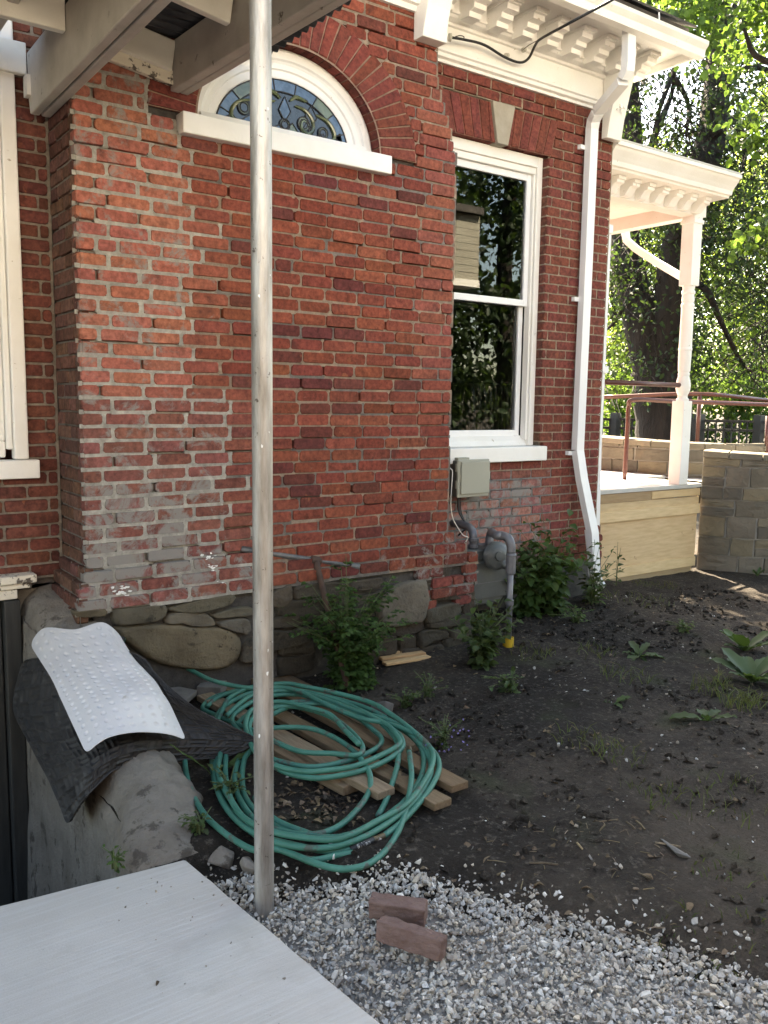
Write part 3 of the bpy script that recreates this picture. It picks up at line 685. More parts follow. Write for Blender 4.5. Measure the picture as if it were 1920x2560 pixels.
# room behind the sash window
ri = MB(); ri.box(3.2, 5.1, .63, 3.2, .30, .35); ri.box(3.2, 5.1, 3.15, 3.2, .3, 3.6); ri.box(3.15, 3.2, .63, 3.2, .3, 3.6); ri.box(5.1, 5.15, .63, 3.2, .3, 3.6); ri.box(3.2, 5.1, .63, 3.2, 3.55, 3.6); ri.box(3.2, 5.1, .602, .63, .3, OZ0); ri.box(3.2, OX0-.005, .602, .63, OZ0, 3.6); ri.box(OX1+.005, 5.1, .602, .63, OZ0, 3.6); ri.box(OX0, OX1, .602, .63, OZ1+.01, 3.6)
ri.build('room', darkin, H)
rd = thing('radiator', 'dark column radiator standing behind the sash window glass', 'radiator')
for k in range(11):
    x = 4.22+k*.058; m = MB(); m.tube(catmull([(x, .74, .36), (x, .72, 1.0), (x, .725, 1.60), (x, .78, 1.67), (x, .835, 1.60), (x, .84, 1.0), (x, .82, .36)], 5), .022, 8); m.build('column', radm, rd, smooth=True)
# left window edge
lc = MB(); lc.box(.985, 1.052, .372, .44, 1.252, 3.3); lc.box(.955, .984, .39, .44, 1.30, 3.3); lc.box(.4, .954, .41, .45, 1.26, 1.34); lc.box(.90, .954, .41, .45, 1.34, 3.3); lc.build('window_casing', white, H, bevel=.008)
MB().box(.3, 1.094, .345, .43, 1.160, 1.250).build('window_sill', white, H, bevel=.006)
MB().box(.1, .92, .44, .445, 1.3, 3.3).build('glass_pane', winglass, H)
dl = MB(); dl.box(-.2, 1.052, .31, .42, .652, .692); dl.box(-.2, 1.03, .325, .42, .625, .650); dl.box(-.2, .965, .335, .42, .575, .622); dl.build('door_lintel', peel, H, bevel=.006)
dd = MB(); dd.box(.90, .975, .33, .43, -1.3, .57); dd.box(-.1, .895, .38, .42, -1.3, .57); dd.build('basement_door', M('dark_door_paint', (.022, .022, .021), (.045, .044, .04), 6, .7, .3, 40, stretch=(6, 6, .6)), H, bevel=.006)
# ---------------------------------------------------------------- cornice of the right wing
cn = MB()
prof = [(YR+.02, 3.655), (YR-.022, 3.655), (YR-.024, 3.672), (YR-.045, 3.680), (YR-.050, 3.700), (YR-.062, 3.708), (YR-.062, 3.722), (YR-.025, 3.726), (YR-.025, 3.872), (YR-.045, 3.876), (YR-.048, 3.892), (YR-.085, 3.905), (YR-.095, 3.918), (YR-.110, 3.920), (YR-.110, 3.932), (YR-.10, 3.935), (YR-.10, 4.03), (YR+.02, 4.03)]
cn.ext(prof[::-1], 3.245, 5.275)
CN = cn.build('cornice', white, H); tag(CN, 'white moulded cornice with stepped modillions under the eave')
cs2 = MB(); ys2 = lambda p: [(5.235+(YR-a)*1., b) for a, b in p]
cs2.ext(ys2(prof), YR-.02, 4.4, 1); cs2.build('cornice_return', white, H)
sf = MB(); sf.box(3.26, 5.46, -.10, .42, 4.02, 4.04); sf.box(5.2, 5.46, .42, 4.4, 4.02, 4.04); sf.build('soffit', white, H)
for k in range(9):
    x = 3.42+k*.225; m = MB()
    m.ext([(.292, 3.885), (.292, 4.019), (.085, 4.019), (.085, 3.992), (.10, 3.988), (.103, 3.958), (.150, 3.950), (.154, 3.922), (.193, 3.914), (.197, 3.885)], x, x+.100)
    m.box(x-.007, x+.107, .070, .290, 4.0, 4.0185); m.build('modillion', white, CN)
for k in range(6):
    y = .65+k*.3; MB().ext([(5.29, 3.944), (5.29, 4.02), (5.42, 4.02), (5.42, 3.985), (5.38, 3.96)][::-1], y, y+.11, 1).build('modillion', white, CN)
gt = MB(); gp_ = [(-.10, 3.965), (-.145, 3.975), (-.150, 4.02), (-.175, 4.05), (-.175, 4.075), (-.165, 4.075), (-.10, 4.03)]
gt.ext(gp_[::-1], 3.27, 5.525); gt.ext([(5.46+(-.10-a), b) for a, b in gp_], -.10, 4.4, 1); gt.build('gutter', white, H)
rf = MB(); rf.add([(3.2, -.09, 4.09), (5.42, -.09, 4.09), (5.42, 6, 4.09), (-3, 6, 4.09), (-3, .3, 4.09), (3.2, .3, 4.09), (4.0, 2.4, 5.6), (2.6, 3.4, 6.2)], [(0, 1, 6), (1, 2, 7, 6), (2, 3, 7), (3, 4, 7), (4, 5, 0, 6, 7)])
rf.box(3.26, 5.40, -.095, -.085, 4.04, 4.15); rf.build('roof', shingle, H)
edge = MB(); edge.ext([(-.13, 4.152), (-.13, 4.168), (.6, 4.52), (.6, 4.50)][::-1], 3.25, 5.44); edge.build('roof_edge', shingle, H)
MB().tube([(5.03, -.12, 4.20), (5.03, -.13, 4.08)], .006, 6).build('roof_clip', metalw, H)
# main body hidden behind: keeps the sun off the yard
bd = MB(); bd.box(-3, 5.20, .66, 6, 3.62, 4.05); bd.box(5.17, 5.22, .64, 6, -.2, 4.0); bd.box(-3, -2.95, .6, 6, -.2, 4.0); bd.box(-3, 5.2, 5.95, 6, -.2, 4.0); bd.c = [(.3, .1, .08, 0)]*len(bd.f); bd.build('rear_wall', brickm, H)
# bay frieze and its two-piece corner bracket
bf = MB(); bf.ext([(.03, 3.690), (-.02, 3.690), (-.03, 3.715), (-.05, 3.72), (-.05, 3.74), (-.03, 3.745), (-.03, 4.3), (.03, 4.3)][::-1], 1.2, 3.26); bf.ext([(-.03, 3.98), (-.5, 4.02), (-.5, 4.2), (-.03, 4.25)][::-1], 1.1, 3.40); bf.box(3.26, 3.30, .0, .38, 3.70, 4.3); bf.build('bay_frieze', white, H)
def bracket(name, x0, x1, yb, prof, mat=white):
    m = MB(); m.ext([(yb-a, b) for a, b in prof][::-1], x0, x1); o = m.build(name, mat, H, bevel=.005); return o
bk = bracket('corner_bracket', 3.075, 3.235, -.0, [(0, 3.545), (.085, 3.545), (.125, 3.70), (.20, 3.90), (.24, 4.1), (0, 4.1)])
MB().box(3.236, 3.25, -.08, .0, 3.55, 4.0).build('bracket_side', white, bk)
bk2 = bracket('corner_bracket', 5.07, 5.225, YR-.03, [(0, 3.462), (.055, 3.462), (.075, 3.60), (.11, 3.74), (.15, 3.90), (0, 3.90)])
rs = MB(); c = (5.15, YR-.125, 3.68)
for k in range(5):
    a = 6.283*k/5; rs.blob((c[0]+.035*math.cos(a), c[1], c[2]+.035*math.sin(a)), (.022, .012, .012), rot=Matrix.Rotation(-a, 3, 'Y'))
rs.lathe([(.012, 0), (.012, .01), (.0, .014)], c, 10, (0, -1, 0)); rs.build('rosette', white, bk2)
# ================================================================ canopy over the slab
CA = thing('canopy', 'grey painted timber canopy with dark corrugated roof at upper left', 'canopy')
for a, b in ((1.103, 1.144), (1.153, 1.194)): MB().ext([(.355, 2.935), (.33, 2.853), (-2.0, 2.860), (-2.0, 3.13), (.355, 3.13)], a, b).build('beam', oldpaint, CA, bevel=.006)
bm2 = MB(); bm2.obox((1.672, -.005, 3.085), (1.785, -2.0, 3.085), .045, .215); bm2.build('beam', oldpaint, CA, bevel=.006)
bm2 = MB(); bm2.obox((1.718, -.005, 3.080), (1.832, -2.0, 3.080), .042, .205); bm2.build('beam', oldpaint, CA, bevel=.006)
for a, b, w, h, mt in (((1.195, -.045, 3.186), (1.648, -.045, 3.118), .04, .135, cream), ((1.195, -.022, 3.100), (1.72, -.022, 3.020), .035, .065, peel), ((1.195, -.62, 3.215), (1.665, -.62, 3.145), .04, .15, cream),
                       ((-1.4, .365, 3.10), (1.10, .365, 3.10), .04, .14, cream), ((-1.4, -.26, 3.10), (1.10, -.26, 3.085), .04, .13, cream)):
    MB().obox(a, b, w, h).build('blocking', mt, CA, bevel=.005)
for x in (.90, .45, .0, -.5): MB().obox((x, .34, 3.12), (x, -2.0, 3.12), .045, .09).build('joist', oldpaint, CA, bevel=.005)
MB().obox((-1.5, -1.775, 2.97), (2.0, -1.775, 3.0), .09, .12).build('header_beam', oldpaint, CA, bevel=.006)
MB().box(1.085, 1.104, .30, .36, 2.93, 3.02).build('bracket_plate', cream, CA)
cr = MB(); ny = 240; xe = 2.11
for sx, z in ((-4.2, 3.30), (xe, 3.215)):  # roof's unseen left run lengthened to darken the stairwell
    for i in range(ny+1):
        y = .36-2.5*i/ny if sx < 0 else -.012-2.1*i/ny
        cr.v.append((sx, y, z+.013*math.sin(i*.8)))
cr.f = [[i, i+1, ny+2+i, ny+1+i] for i in range(ny)]; cr.c = [(1, 1, 1, 0)]*ny
cr.build('corrugated_roof', darkroof, CA, solid=.004)
# ---------------------------------------------------------------- steel pole
b0 = Vector((1.196, -1.772, -.25)); t0 = pY(651, 0, -1.772); d = (t0-Vector((1.196, -1.772, 0))).normalized()
ps = [b0+Vector((0, 0, 0))]+[Vector((1.196, -1.772, 0))+d*s for s in np.linspace(0, 2.90, 24)]
pole = MB().tube(ps, .0305, 28).build('steel_pole', galv, smooth=True)
tag(pole, 'scuffed galvanised steel pole standing in the gravel', 'pole')
pc = MB()
for k in range(9):
    z = U(.1, 2.5); a = U(-2.6, -.4); c = Vector((1.196, -1.772, 0))+d*z; q = Vector((math.cos(a), math.sin(a), 0))*.0305
    pc.blob(c+q, (U(.002, .005), .0015, U(.003, .009)), rot=Matrix.Rotation(a+1.57, 3, 'Z'))
tag(pc.build('paint_fleck', paperm, pole), kind='stuff')
# ---------------------------------------------------------------- downspouts
def spout(name, path, w, dp, mat, parent, ref=(1, 0, 0)):
    ref = Vector(ref); path = [Vector(p) for p in path]; m = len(path); n_ = 0; mb = MB()
    sec = [(-.5, .5), (-.5, -.42), (-.42, -.5), (-.28, -.5), (-.22, -.40), (-.10, -.40), (-.04, -.5), (.06, -.5), (.12, -.40), (.24, -.40), (.30, -.5), (.42, -.5), (.5, -.42), (.5, .5)]; n_ = len(sec)
    for i, p in enumerate(path):
        dd_ = (path[min(i+1, m-1)]-path[max(i-1, 0)]).normalized(); r = (ref-dd_*ref.dot(dd_)).normalized(); b = r.cross(dd_)*-1
        for s, t in sec: mb.v.append(tuple(p+r*s*w-b*t*dp if False else p+r*s*w+(-b)*(-t)*dp))
    for i in range(m-1):
        for k in range(n_): mb.f.append([i*n_+k, i*n_+(k+1) % n_, (i+1)*n_+(k+1) % n_, (i+1)*n_+k])
    mb.f.append(list(range(n_))); mb.f.append(list(range((m-1)*n_, m*n_))); mb.c = [(1, 1, 1, 0)]*len(mb.f)
    return mb.build(name, mat, parent)
DS = thing('downspout', 'white ribbed downspout with elbows running down the brick corner', 'downspout')
yF = YR-.052
up = [(4.80, -.07, 4.00), (4.805, -.07, 3.80), (4.808, -.065, 3.755), (4.815, -.035, 3.715)]
mid = [(4.82, -.02, 3.70), (4.90, yF-.09, 3.60)]
dn = [(4.905, yF-.075, 3.59), (4.93, yF-.02, 3.555), (4.94, yF, 3.50), (4.938, yF, 2.4), (4.93, yF, 1.22)]
lo = [(4.93, yF, 1.218), (4.955, yF-.03, 1.0), (5.02, yF-.10, .60), (5.035, yF-.12, .30), (5.03, yF-.15, .24), (5.02, yF-.20, .20)]
for nm, pth in (('outlet', up), ('elbow', mid), ('straight_pipe', dn), ('lower_pipe', lo)): spout(nm, pth, .078 if nm != 'elbow' else .082, .058, metalw, DS)
for z in (3.36, 2.30, 1.18): MB().box(4.855, 4.90, yF+.02, yF+.05, z, z+.03).build('strap', metalw, DS)
CPI = thing('corner_pipe', 'thin white vertical pipe behind the right brick corner', 'pipe')
spout('pipe', [(5.285, .455, 2.86), (5.285, .455, 1.2), (5.31, .445, .02)], .05, .05, metalw, CPI)
MB().box(5.225, 5.33, .415, .43, 1.80, 1.85).build('strap', metalw, CPI)
MB().box(5.26, 5.31, .415, .49, 2.84, 2.90).build('elbow', metalw, CPI)
wb = MB().obox((5.05, .20, .10), (5.03, .285, .62), .075, .02, (0, 1, 0)).build('white_board', white2, bevel=.003)
tag(wb, 'short white board leaning beside the foot of the downspout', 'board')
# ---------------------------------------------------------------- utility box
yb = .27; a_, b_ = pY(1147, 1150, yb), pY(1221, 1246, yb)
UB = thing('utility_box', 'grey green plastic utility box under the sash window sill', 'utility box')
x0, x1, z1, z0 = a_.x, b_.x, a_.z, pY(1221, 1240, yb).z
MB().box(x0+.004, x1-.004, yb+.02, YR-.002, z0+.006, z1-.006).build('box_body', M('dark_plastic', (.075, .075, .07), (.095, .095, .085), 5, .55, .1, 50), UB, bevel=.008)
ld = MB().box(x0-.004, x1+.004, yb+.001, yb+.019, z0, z1).build('lid', greybox, UB, bevel=.007)
MB().box(x0+.018, x1-.002, yb-.010, yb, z0+.022, z1-.012).build('lid_panel', greybox, ld, bevel=.006)
for z in (z0+.06, z1-.08): MB().box(x0-.010, x0-.004, yb+.004, yb+.022, z, z+.055).build('hinge', greybox, UB, bevel=.003)
MB().box(x1+.004, x1+.014, yb+.002, yb+.012, (z0+z1)/2-.01, (z0+z1)/2+.04).build('latch', greybox, UB, bevel=.003)
MB().box(x0+.02, x0+.12, yb+.03, yb+.07, z1-.006, z1+.012).build('top_clip', greybox, UB, bevel=.003)
for k, (ex, ez) in enumerate(((.05, .0), (.06, .01), (.045, -.01))):
    MB().tube(catmull([(x0+.05+k*.012, yb+.06, z0+.01), (x0+.055+k*.01, yb+.05, z0-.10), (x0+.09+ex*.3, .30, z0-.20), (x0+.10, .37, z0-.27)], 6), .006 if k == 0 else .0035, 6).build('cable', blackcable, UB, smooth=True)
ww = MB().tube(catmull([pY(x, y, yy) for x, y, yy in ((1125, 1170, .01), (1131, 1180, .02), (1129, 1215, .03), (1127, 1260, .05), (1132, 1295, .06), (1145, 1320, .06), (1158, 1338, .07), (1170, 1343, .08), (1166, 1352, .09), (1158, 1362, .10))], 6), .0032, 6).build('loose_wire', whitewire, smooth=True)
tag(ww, 'thin white wire hanging from the bay corner above the meter', 'wire')
# ---------------------------------------------------------------- gas meter
GM = thing('gas_meter', 'grey gas meter with round regulator and pipes at the wall corner', 'gas meter')
my = .10; m0, m1 = pY(1172, 1405, my), pY(1264, 1502, my)
MB().ext([(m0.x, m1.z+.05), (m0.x+.03, m1.z), (m1.x-.05, m1.z), (m1.x, m1.z+.05), (m1.x, m0.z), (m0.x, m0.z)], my, my+.19, 1).build('meter_body', metergrey, GM, bevel=.012)
MB().box(m0.x-.012, m1.x+.004, my-.012, my+.0, m1.z+.04, m0.z-.01).build('front_cover', metergrey, GM, bevel=.010)
MB().box(m0.x-.03, m1.x-.02, my-.01, my+.2, m0.z+.001, m0.z+.075).build('meter_head', metergrey, GM, bevel=.012)
MB().box(m0.x-.010, m1.x+.002, my-.0145, my-.0125, (m0.z+m1.z)/2-.004, (m0.z+m1.z)/2).build('cover_seam', pipegrey, GM)
bl = MB()
for z in np.linspace(m1.z+.07, m0.z-.03, 4):
    for x in (m0.x+.002, m1.x-.012): bl.lathe([(.008, 0), (.008, .006), (.004, .008)], (x, my-.012, z), 8, (0, -1, 0))
tag(bl.build('bolt', metergrey, GM), kind='stuff')
rc = pY(1238, 1389, my-.06); ax = Vector((-.25, -.95, .1)).normalized()
MB().lathe([(.090, 0), (.095, .006), (.095, .018), (.088, .024), (.076, .034), (.048, .048), (.032, .052), (.028, .066), (.0, .067)], rc, 30, ax).build('regulator_disc', metergrey, GM, smooth=False)
rbv = MB()
for k in range(8):
    a = .4+6.283*k/8; q = Vector((0, 0, 1)).rotation_difference(ax) @ Vector((.077*math.cos(a), .077*math.sin(a), .022)); rbv.lathe([(.006, 0), (.006, .008), (.003, .010)], rc+q, 8, ax)
tag(rbv.build('regulator_bolt', metergrey, GM), kind='stuff')
MB().lathe([(.028, 0), (.028, .05), (.022, .055), (.02, .07)], rc+Vector((.03, -.03, -.03)), 14, (.3, -.6, -.7)).build('vent_cap', metergrey, GM)
ex, ey = pZ(1270, 1626, .03).x, pZ(1270, 1626, .03).y
topz = pY(1268, 1352, ey+.04).z
rp = [(ex, ey, -.05), (ex, ey, topz-.06)]
MB().tube(rp, .0185, 16).build('riser_pipe', pipegrey, GM, smooth=True)
MB().tube(catmull([(ex, ey, topz-.07), (ex, ey+.005, topz-.02), (ex-.005, ey+.03, topz+.02), (ex-.015, ey+.08, topz+.03)], 6), .028, 16).build('elbow', pipegrey, GM, smooth=True)
MB().tube(catmull([(ex-.012, ey+.07, topz+.03), (ex-.02, ey+.115, topz+.026), (rc.x-.005, rc.y+.04, topz-.0), (rc.x-.01, rc.y+.05, topz-.06), (rc.x-.01, rc.y+.05, rc.z+.02)], 6), .027, 16).build('elbow', pipegrey, GM, smooth=True)
for z0_, z1_, r in ((topz-.20, topz-.07, .031), (topz-.40, topz-.36, .025), (topz-.09, topz-.075, .033)): MB().lathe([(r*.9, 0), (r, .006), (r, z1_-z0_-.006), (r*.9, z1_-z0_)], (ex, ey, z0_), 14).build('coupling', pipegrey, GM, bevel=.002)
lp = pY(1184, 1340, my+.06)
MB().tube(catmull([(lp.x, lp.y, m0.z), (lp.x, lp.y, lp.z-.02), (lp.x+.005, lp.y+.03, lp.z+.04), (lp.x+.012, lp.y+.10, lp.z+.055), (lp.x+.015, YR, lp.z+.055)], 6), .027, 16).build('inlet_pipe', pipegrey, GM, smooth=True)
for z in (m0.z+.075, m0.z+.12): MB().lathe([(.033, 0), (.035, .004), (.035, .02), (.033, .024)], (lp.x, lp.y, z), 14).build('coupling', pipegrey, GM)
MB().tube([(lp.x+.02, lp.y-.02, m0.z+.10), (lp.x+.09, lp.y-.05, m0.z+.095)], .012, 8).build('valve', pipegrey, GM)
yc = MB().lathe([(.034, -.06), (.034, .085), (.030, .086), (.030, .07), (.028, .069)], (ex, ey, .03), 20).build('pipe_sleeve', yellow, smooth=False)
tag(yc, 'yellow plastic sleeve round the foot of the gas riser', 'sleeve')
# ---------------------------------------------------------------- service cable on the cornice
sc_ = MB(); p1 = pY(1122, 93, YR-.09); p2 = pY(1303, 155, YR-.09)
path = [pY(1122, 93, .28), pY(1160, 99, .28), pY(1210, 112, .30), pY(1262, 143, .31), pY(1300, 156, .31), pY(1322, 145, .28), pY(1338, 113, .20), pY(1352, 97, .10), pY(1410, 65, -.22), pY(1530, 0, -.5), pY(1700, -95, -.95)]
cab = sc_.tube(catmull(path, 6), .0085, 8).build('service_cable', blackcable, smooth=True); tag(cab, 'black service cable looping across the white frieze', 'cable')
MB().lathe([(.02, 0), (.024, .006), (.024, .016), (.016, .02)], pY(1121, 93, .275), 14, (1, -.4, 0)).build('insulator', M('porcelain', (.45, .43, .36), (.5, .48, .42), 9, .4, 0), cab)
MB().tube(catmull([pY(1138, 92, .28), pY(1150, 89, .27), pY(1160, 92, .27), pY(1158, 98, .27)], 4), .003, 5).build('hook', blackcable, cab)
for x, y in ((1262, 140), (1305, 126)): MB().lathe([(.014, 0), (.017, .01), (.012, .03)], pY(x, y, YR-.06), 10, (.3, -1, 0)).build('cable_clamp', MATS['porcelain'], cab)
MB().tube([pY(1305, 126, .30), pY(1322, 113, .24), pY(1345, 100, .14)], .0025, 5).build('guy_wire', pipegalv, cab)
# ================================================================ porch
PO = thing('porch', 'white wooden porch with dentilled cornice and turned post', 'porch')
PY, PX, DZ = .70, 6.73, .85
dk = 0
y = PY-.02
while y < 2.75:
    MB().box(5.24, 7.02 if y < 1.35 else 7.44, y+.003, y+.138, DZ-.035, DZ).build('deck_board', M('deck_paint', (.42, .41, .39), (.50, .49, .46), 5, .6, .2, 50, stretch=(1, 12, 1)) if 'deck_paint' not in MATS else MATS['deck_paint'], PO, bevel=.003); y += .141
MB().box(5.26, 7.0, .72, 2.7, DZ-.16, DZ-.04).build('deck_frame', oldpaint, PO)
for z0, z1, yy, c, xr in ((.735, .812, .688, (.55, .50, .45), 6.62), (.742, .806, .680, (.95, .9, .8), 7.0), (.655, .733, .690, (.92, .9, .85), 7.0), (.575, .662, .672, (1.05, 1.05, 1.0), 7.0), (.165, .585, .694, (.98, .95, .9), 6.99), (.085, .170, .676, (1.05, 1.05, .98), 6.98), (-.12, .082, .690, (.55, .54, .50), 6.95)):
    MB().box(6.30 if z0 == .742 else 5.25, xr, yy, yy+.02, z0, z1, (*c, 0)).build('skirt_board', ply, PO, bevel=.002)
def post(px, py, parent):
    o = MB().box(px-.062, px+.062, py-.062, py+.062, DZ, 1.60).build('post_base', white, parent, bevel=.006)
    prof = [(.050, 1.60), (.052, 1.615), (.040, 1.63), (.040, 1.65), (.056, 1.69), (.060, 1.73), (.055, 1.78), (.044, 1.82), (.047, 1.83), (.047, 1.845), (.043, 1.85), (.049, 1.87), (.052, 2.0), (.052, 2.04), (.056, 2.05), (.056, 2.06), (.052, 2.07), (.051, 2.25), (.049, 2.38), (.050, 2.42), (.053, 2.425), (.053, 2.445), (.045, 2.46), (.050, 2.48), (.047, 2.53), (.055, 2.54), (.055, 2.555), (.046, 2.57), (.050, 2.605), (.04, 2.61)]
    MB().lathe([(r*1.08, z) for r, z in prof], (px, py, 0), 24).build('turned_shaft', white, parent, smooth=False)
    MB().box(px-.062, px+.062, py-.062, py+.062, 2.605, 3.20).build('post_top', white, parent, bevel=.006)
    MB().box(px-.072, px+.072, py-.072, py+.072, 3.13, 3.165).build('post_cap', white, parent, bevel=.006)
post(PX, .735, PO)
cp = [(.80, 3.195), (.672, 3.195), (.672, 3.29), (.640, 3.295), (.640, 3.315), (.46, 3.318), (.455, 3.335), (.432, 3.338), (.425, 3.37), (.405, 3.40), (.375, 3.435), (.365, 3.455), (.345, 3.458), (.345, 3.485), (.80, 3.51)]
pcn = MB().ext(cp[::-1], 5.24, 6.83).build('porch_cornice', white, PO)
MB().ext([(PX+.05+(.672-a)*.15, b) for a, b in cp], .80, 2.66, 1).build('side_cornice', white, PO)
for k in range(8):
    x = 5.30+k*.187; MB().ext([(.673, 3.205), (.673, 3.316), (.530, 3.316), (.530, 3.290), (.545, 3.288), (.547, 3.268), (.575, 3.262), (.625, 3.205)], x, x+.085).build('modillion', white, pcn)
MB().box(PX-.06, PX+.06, .80, 2.66, 3.185, 3.31).build('side_beam', white, PO, bevel=.004)
for k in range(9): MB().box(5.24+k*.165, 5.24+k*.165+.162, .78, 2.66, 3.30, 3.318).build('ceiling_board', white, PO, bevel=.002)
MB().box(5.24, 6.67, 2.54, 2.66, 3.17, 3.30).build('rear_beam', white, PO)
MB().ext([(.345, 3.487), (.345, 3.50), (2.7, 3.60), (2.7, 3.51)][::-1], 5.24, 6.82).build('porch_roof', M('roof_membrane', (.5, .49, .47), (.58, .57, .55), 5, .6, .2, 60), PO)
pd = spout('porch_downspout', [pX(1563, 578, 6.95), pX(1566, 600, 6.95), pX(1590, 622, 6.95), pX(1640, 655, 6.95), pX(1712, 697, 6.95)], .06, .06, metalw, None, (1, 0, 0)); tag(pd, 'white downspout slanting behind the turned porch post', 'downspout')
# ---------------------------------------------------------------- stone ramp walls
def polyat(P, s):
    for a, b in zip(P, P[1:]):
        L = (b-a).length
        if s <= L: t = (b-a)/L; return a+t*s, t
        s -= L
    t = (P[-1]-P[-2]).normalized(); return P[-1]+t*s, t
def stonewall(name, label, pts, z0, ztop, thick=.26, hmin=.10, hmax=.20, cap=True):
    P = [Vector((x, y, 0)) for x, y in pts]; P = catmull(P, 6); Ltot = sum((b-a).length for a, b in zip(P, P[1:]))
    def mp(u, w, d): p, t = polyat(P, u); n = Vector((-t.y, t.x, 0)); q = p+n*d; return (q.x, q.y, w)
    core = MB(); ns = 40
    for i in range(ns+1):
        u = Ltot*i/ns
        for d, w in ((.016, z0), (.016, ztop(u)-.03), (thick, ztop(u)-.03), (thick, z0)): core.v.append(mp(u, w, d))
    for i in range(ns):
        for k in range(3): core.f.append([i*4+k, i*4+4+k, i*4+5+k, i*4+1+k])
    core.f += [[0, 1, 2, 3], [ns*4+k for k in (3, 2, 1, 0)]]
    core.c = [(1, 1, 1, 0)]*len(core.f)
    root = core.build(name, sandmort); tag(root, label, 'stone wall')
    z = z0
    while z < ztop(0)-.09:
        h = U(hmin, hmax); h = min(h, ztop(0)-.07-z); u = 0
        if h < .06: break
        while u < Ltot-.02:
            w = U(.14, .46); e = min(u+w, Ltot); parts = [(z, z+h)]
            if h > .15 and random.random() < .35: f = U(.4, .6); parts = [(z, z+h*f), (z+h*f, z+h)]
            for a, b in parts:
                c = random.choice([(.85, .80, .72), (1, .93, .80), (1.05, .95, .76), (.62, .60, .58), (.75, .70, .64), (.92, .86, .80)]); k = .005; dj = lambda: U(-.004, .004)
                stone([(u+k+dj(), a+k+dj()), ((u+e)/2, a+k+dj()), (e-k+dj(), a+k+dj()), (e-k+dj(), (a+b)/2), (e-k+dj(), b-k+dj()), ((u+e)/2, b-k+dj()), (u+k+dj(), b-k+dj()), (u+k+dj(), (a+b)/2)], 0, .05, sandst, root, (*c, 0), mp=lambda p, q, d: mp(p, q, d+U(-.002, .002)), rnd=.045, sharp=True)
            u = e
        z += h
    u = 0
    while cap and u < Ltot-.02:
        w = U(.22, .42); e = min(u+w, Ltot); a, b = ztop(u), ztop(e); m = MB(); k = .005
        vs = [mp(x, zz, d_) for x, top in ((u+k, a), (e-k, b)) for d_, zz in ((-.015, top-.065), (-.012, top-.01), (.02, top), (thick-.02, top), (thick+.012, top-.012), (thick+.012, top-.065))]
        m.add(vs, [(i, 6+i, 6+(i+1) % 6, (i+1) % 6) for i in range(6)]+[(0, 1, 2, 3, 4, 5), (11, 10, 9, 8, 7, 6)], (*random.choice([(1, .95, .85), (.9, .85, .78), (1.1, 1.02, .9)]), 0)); m.build('capstone', sandst, root, bevel=.006); u = e
    return root
stonewall('stone_wall', 'curved sandstone ramp wall rising from the soil right of the porch skirt', [(7.02, .69), (7.10, .46), (7.32, .20), (7.75, -.05), (8.5, -.30), (9.6, -.5)], -.08, lambda u: 1.16-.035*u)
stonewall('stone_wall', 'farther curved sandstone wall enclosing the sunlit porch deck', [(7.42, 3.4), (7.45, 2.4), (7.50, 1.75), (7.72, 1.38), (8.2, 1.12), (9.0, .9), (10.2, .6)], .55, lambda u: 1.25-.03*u)
rmp = MB().add([(7.0, .72, .83), (7.45, .72, .83), (7.5, 1.7, .83), (8.2, 1.05, .80), (10, .6, .66), (9.5, -.3, .66), (7.9, .0, .78), (7.4, .3, .82)], [(0, 7, 2, 1), (7, 6, 3, 2), (6, 5, 4, 3)]); tag(rmp.build('path', concrete), 'concrete ramp between the stone walls', kind='structure')
# ---------------------------------------------------------------- red handrails
def rail(label, segs):
    R_ = thing('handrail', label, 'handrail')
    for nm, pts in segs: MB().tube(pts, .0215, 14).build(nm, railred, R_, smooth=True)
    return R_
rail('straight red handrail between the brick corner and the porch post', [('rail_bar', [pY(1512, 955, .735), pY(1700, 963, .735)])])
bp = pZ(1561, 1199, DZ); tz = pX(1572, 999, bp.x+.02).z
e1 = pX(1925, 1012, 8.6)
rail('red handrail with a bent end post standing on the porch deck', [('rail_bar', catmull([bp, (bp.x+.01, bp.y, tz-.25), (bp.x+.012, bp.y, tz-.07), (bp.x+.05, bp.y-.03, tz), (lerp(bp.x, e1.x, .3), lerp(bp.y, e1.y, .3), lerp(tz, e1.z, .3)), (lerp(bp.x, e1.x, .65), lerp(bp.y, e1.y, .65), lerp(tz, e1.z, .6)), e1, e1+Vector((1, -.35, -.03))], 8))])
w1, w2, w3 = pX(1505, 993, 7.55), pX(1750, 985, 8.3), pX(1925, 1001, 9.5)
rail('farther red handrail on posts above the far stone wall', [('rail_bar', catmull([w1, w2, w3, w3+Vector((1, -.3, -.05))], 8)), ('rail_post', [w2, (w2.x, w2.y, 1.1)]), ('rail_post', [pX(1919, 1040, 8.6), pX(1915, 1150, 8.6)])])
# ---------------------------------------------------------------- black fence
f0, f1 = pZ(1470, 1047, 1.30), pZ(1990, 1056, 1.30); FE = thing('picket_fence', 'black metal picket fence beyond the stone walls', 'fence')
fd = (f1-f0); nL = fd.length; npk = int(nL/.13)
pk = MB().box(-.012, .012, -.012, .012, -.02, 1.22).build('picket', blackm, FE); pk.location = (f0.x, f0.y, .06)
for i in range(1, npk+1):
    o = pk.copy(); link(o, FE); p = f0+fd*(i/npk); o.location = (p.x, p.y, .06)
for z in (.22, 1.14, 1.30): MB().obox((f0.x, f0.y, z), (f1.x, f1.y, z), .04, .045).build('rail', blackm, FE)
for t in (.0, .14, .55, .83, 1.): p = f0+fd*t; MB().box(p.x-.07, p.x+.07, p.y-.07, p.y+.07, -.1, 1.42).build('post', blackm, FE)
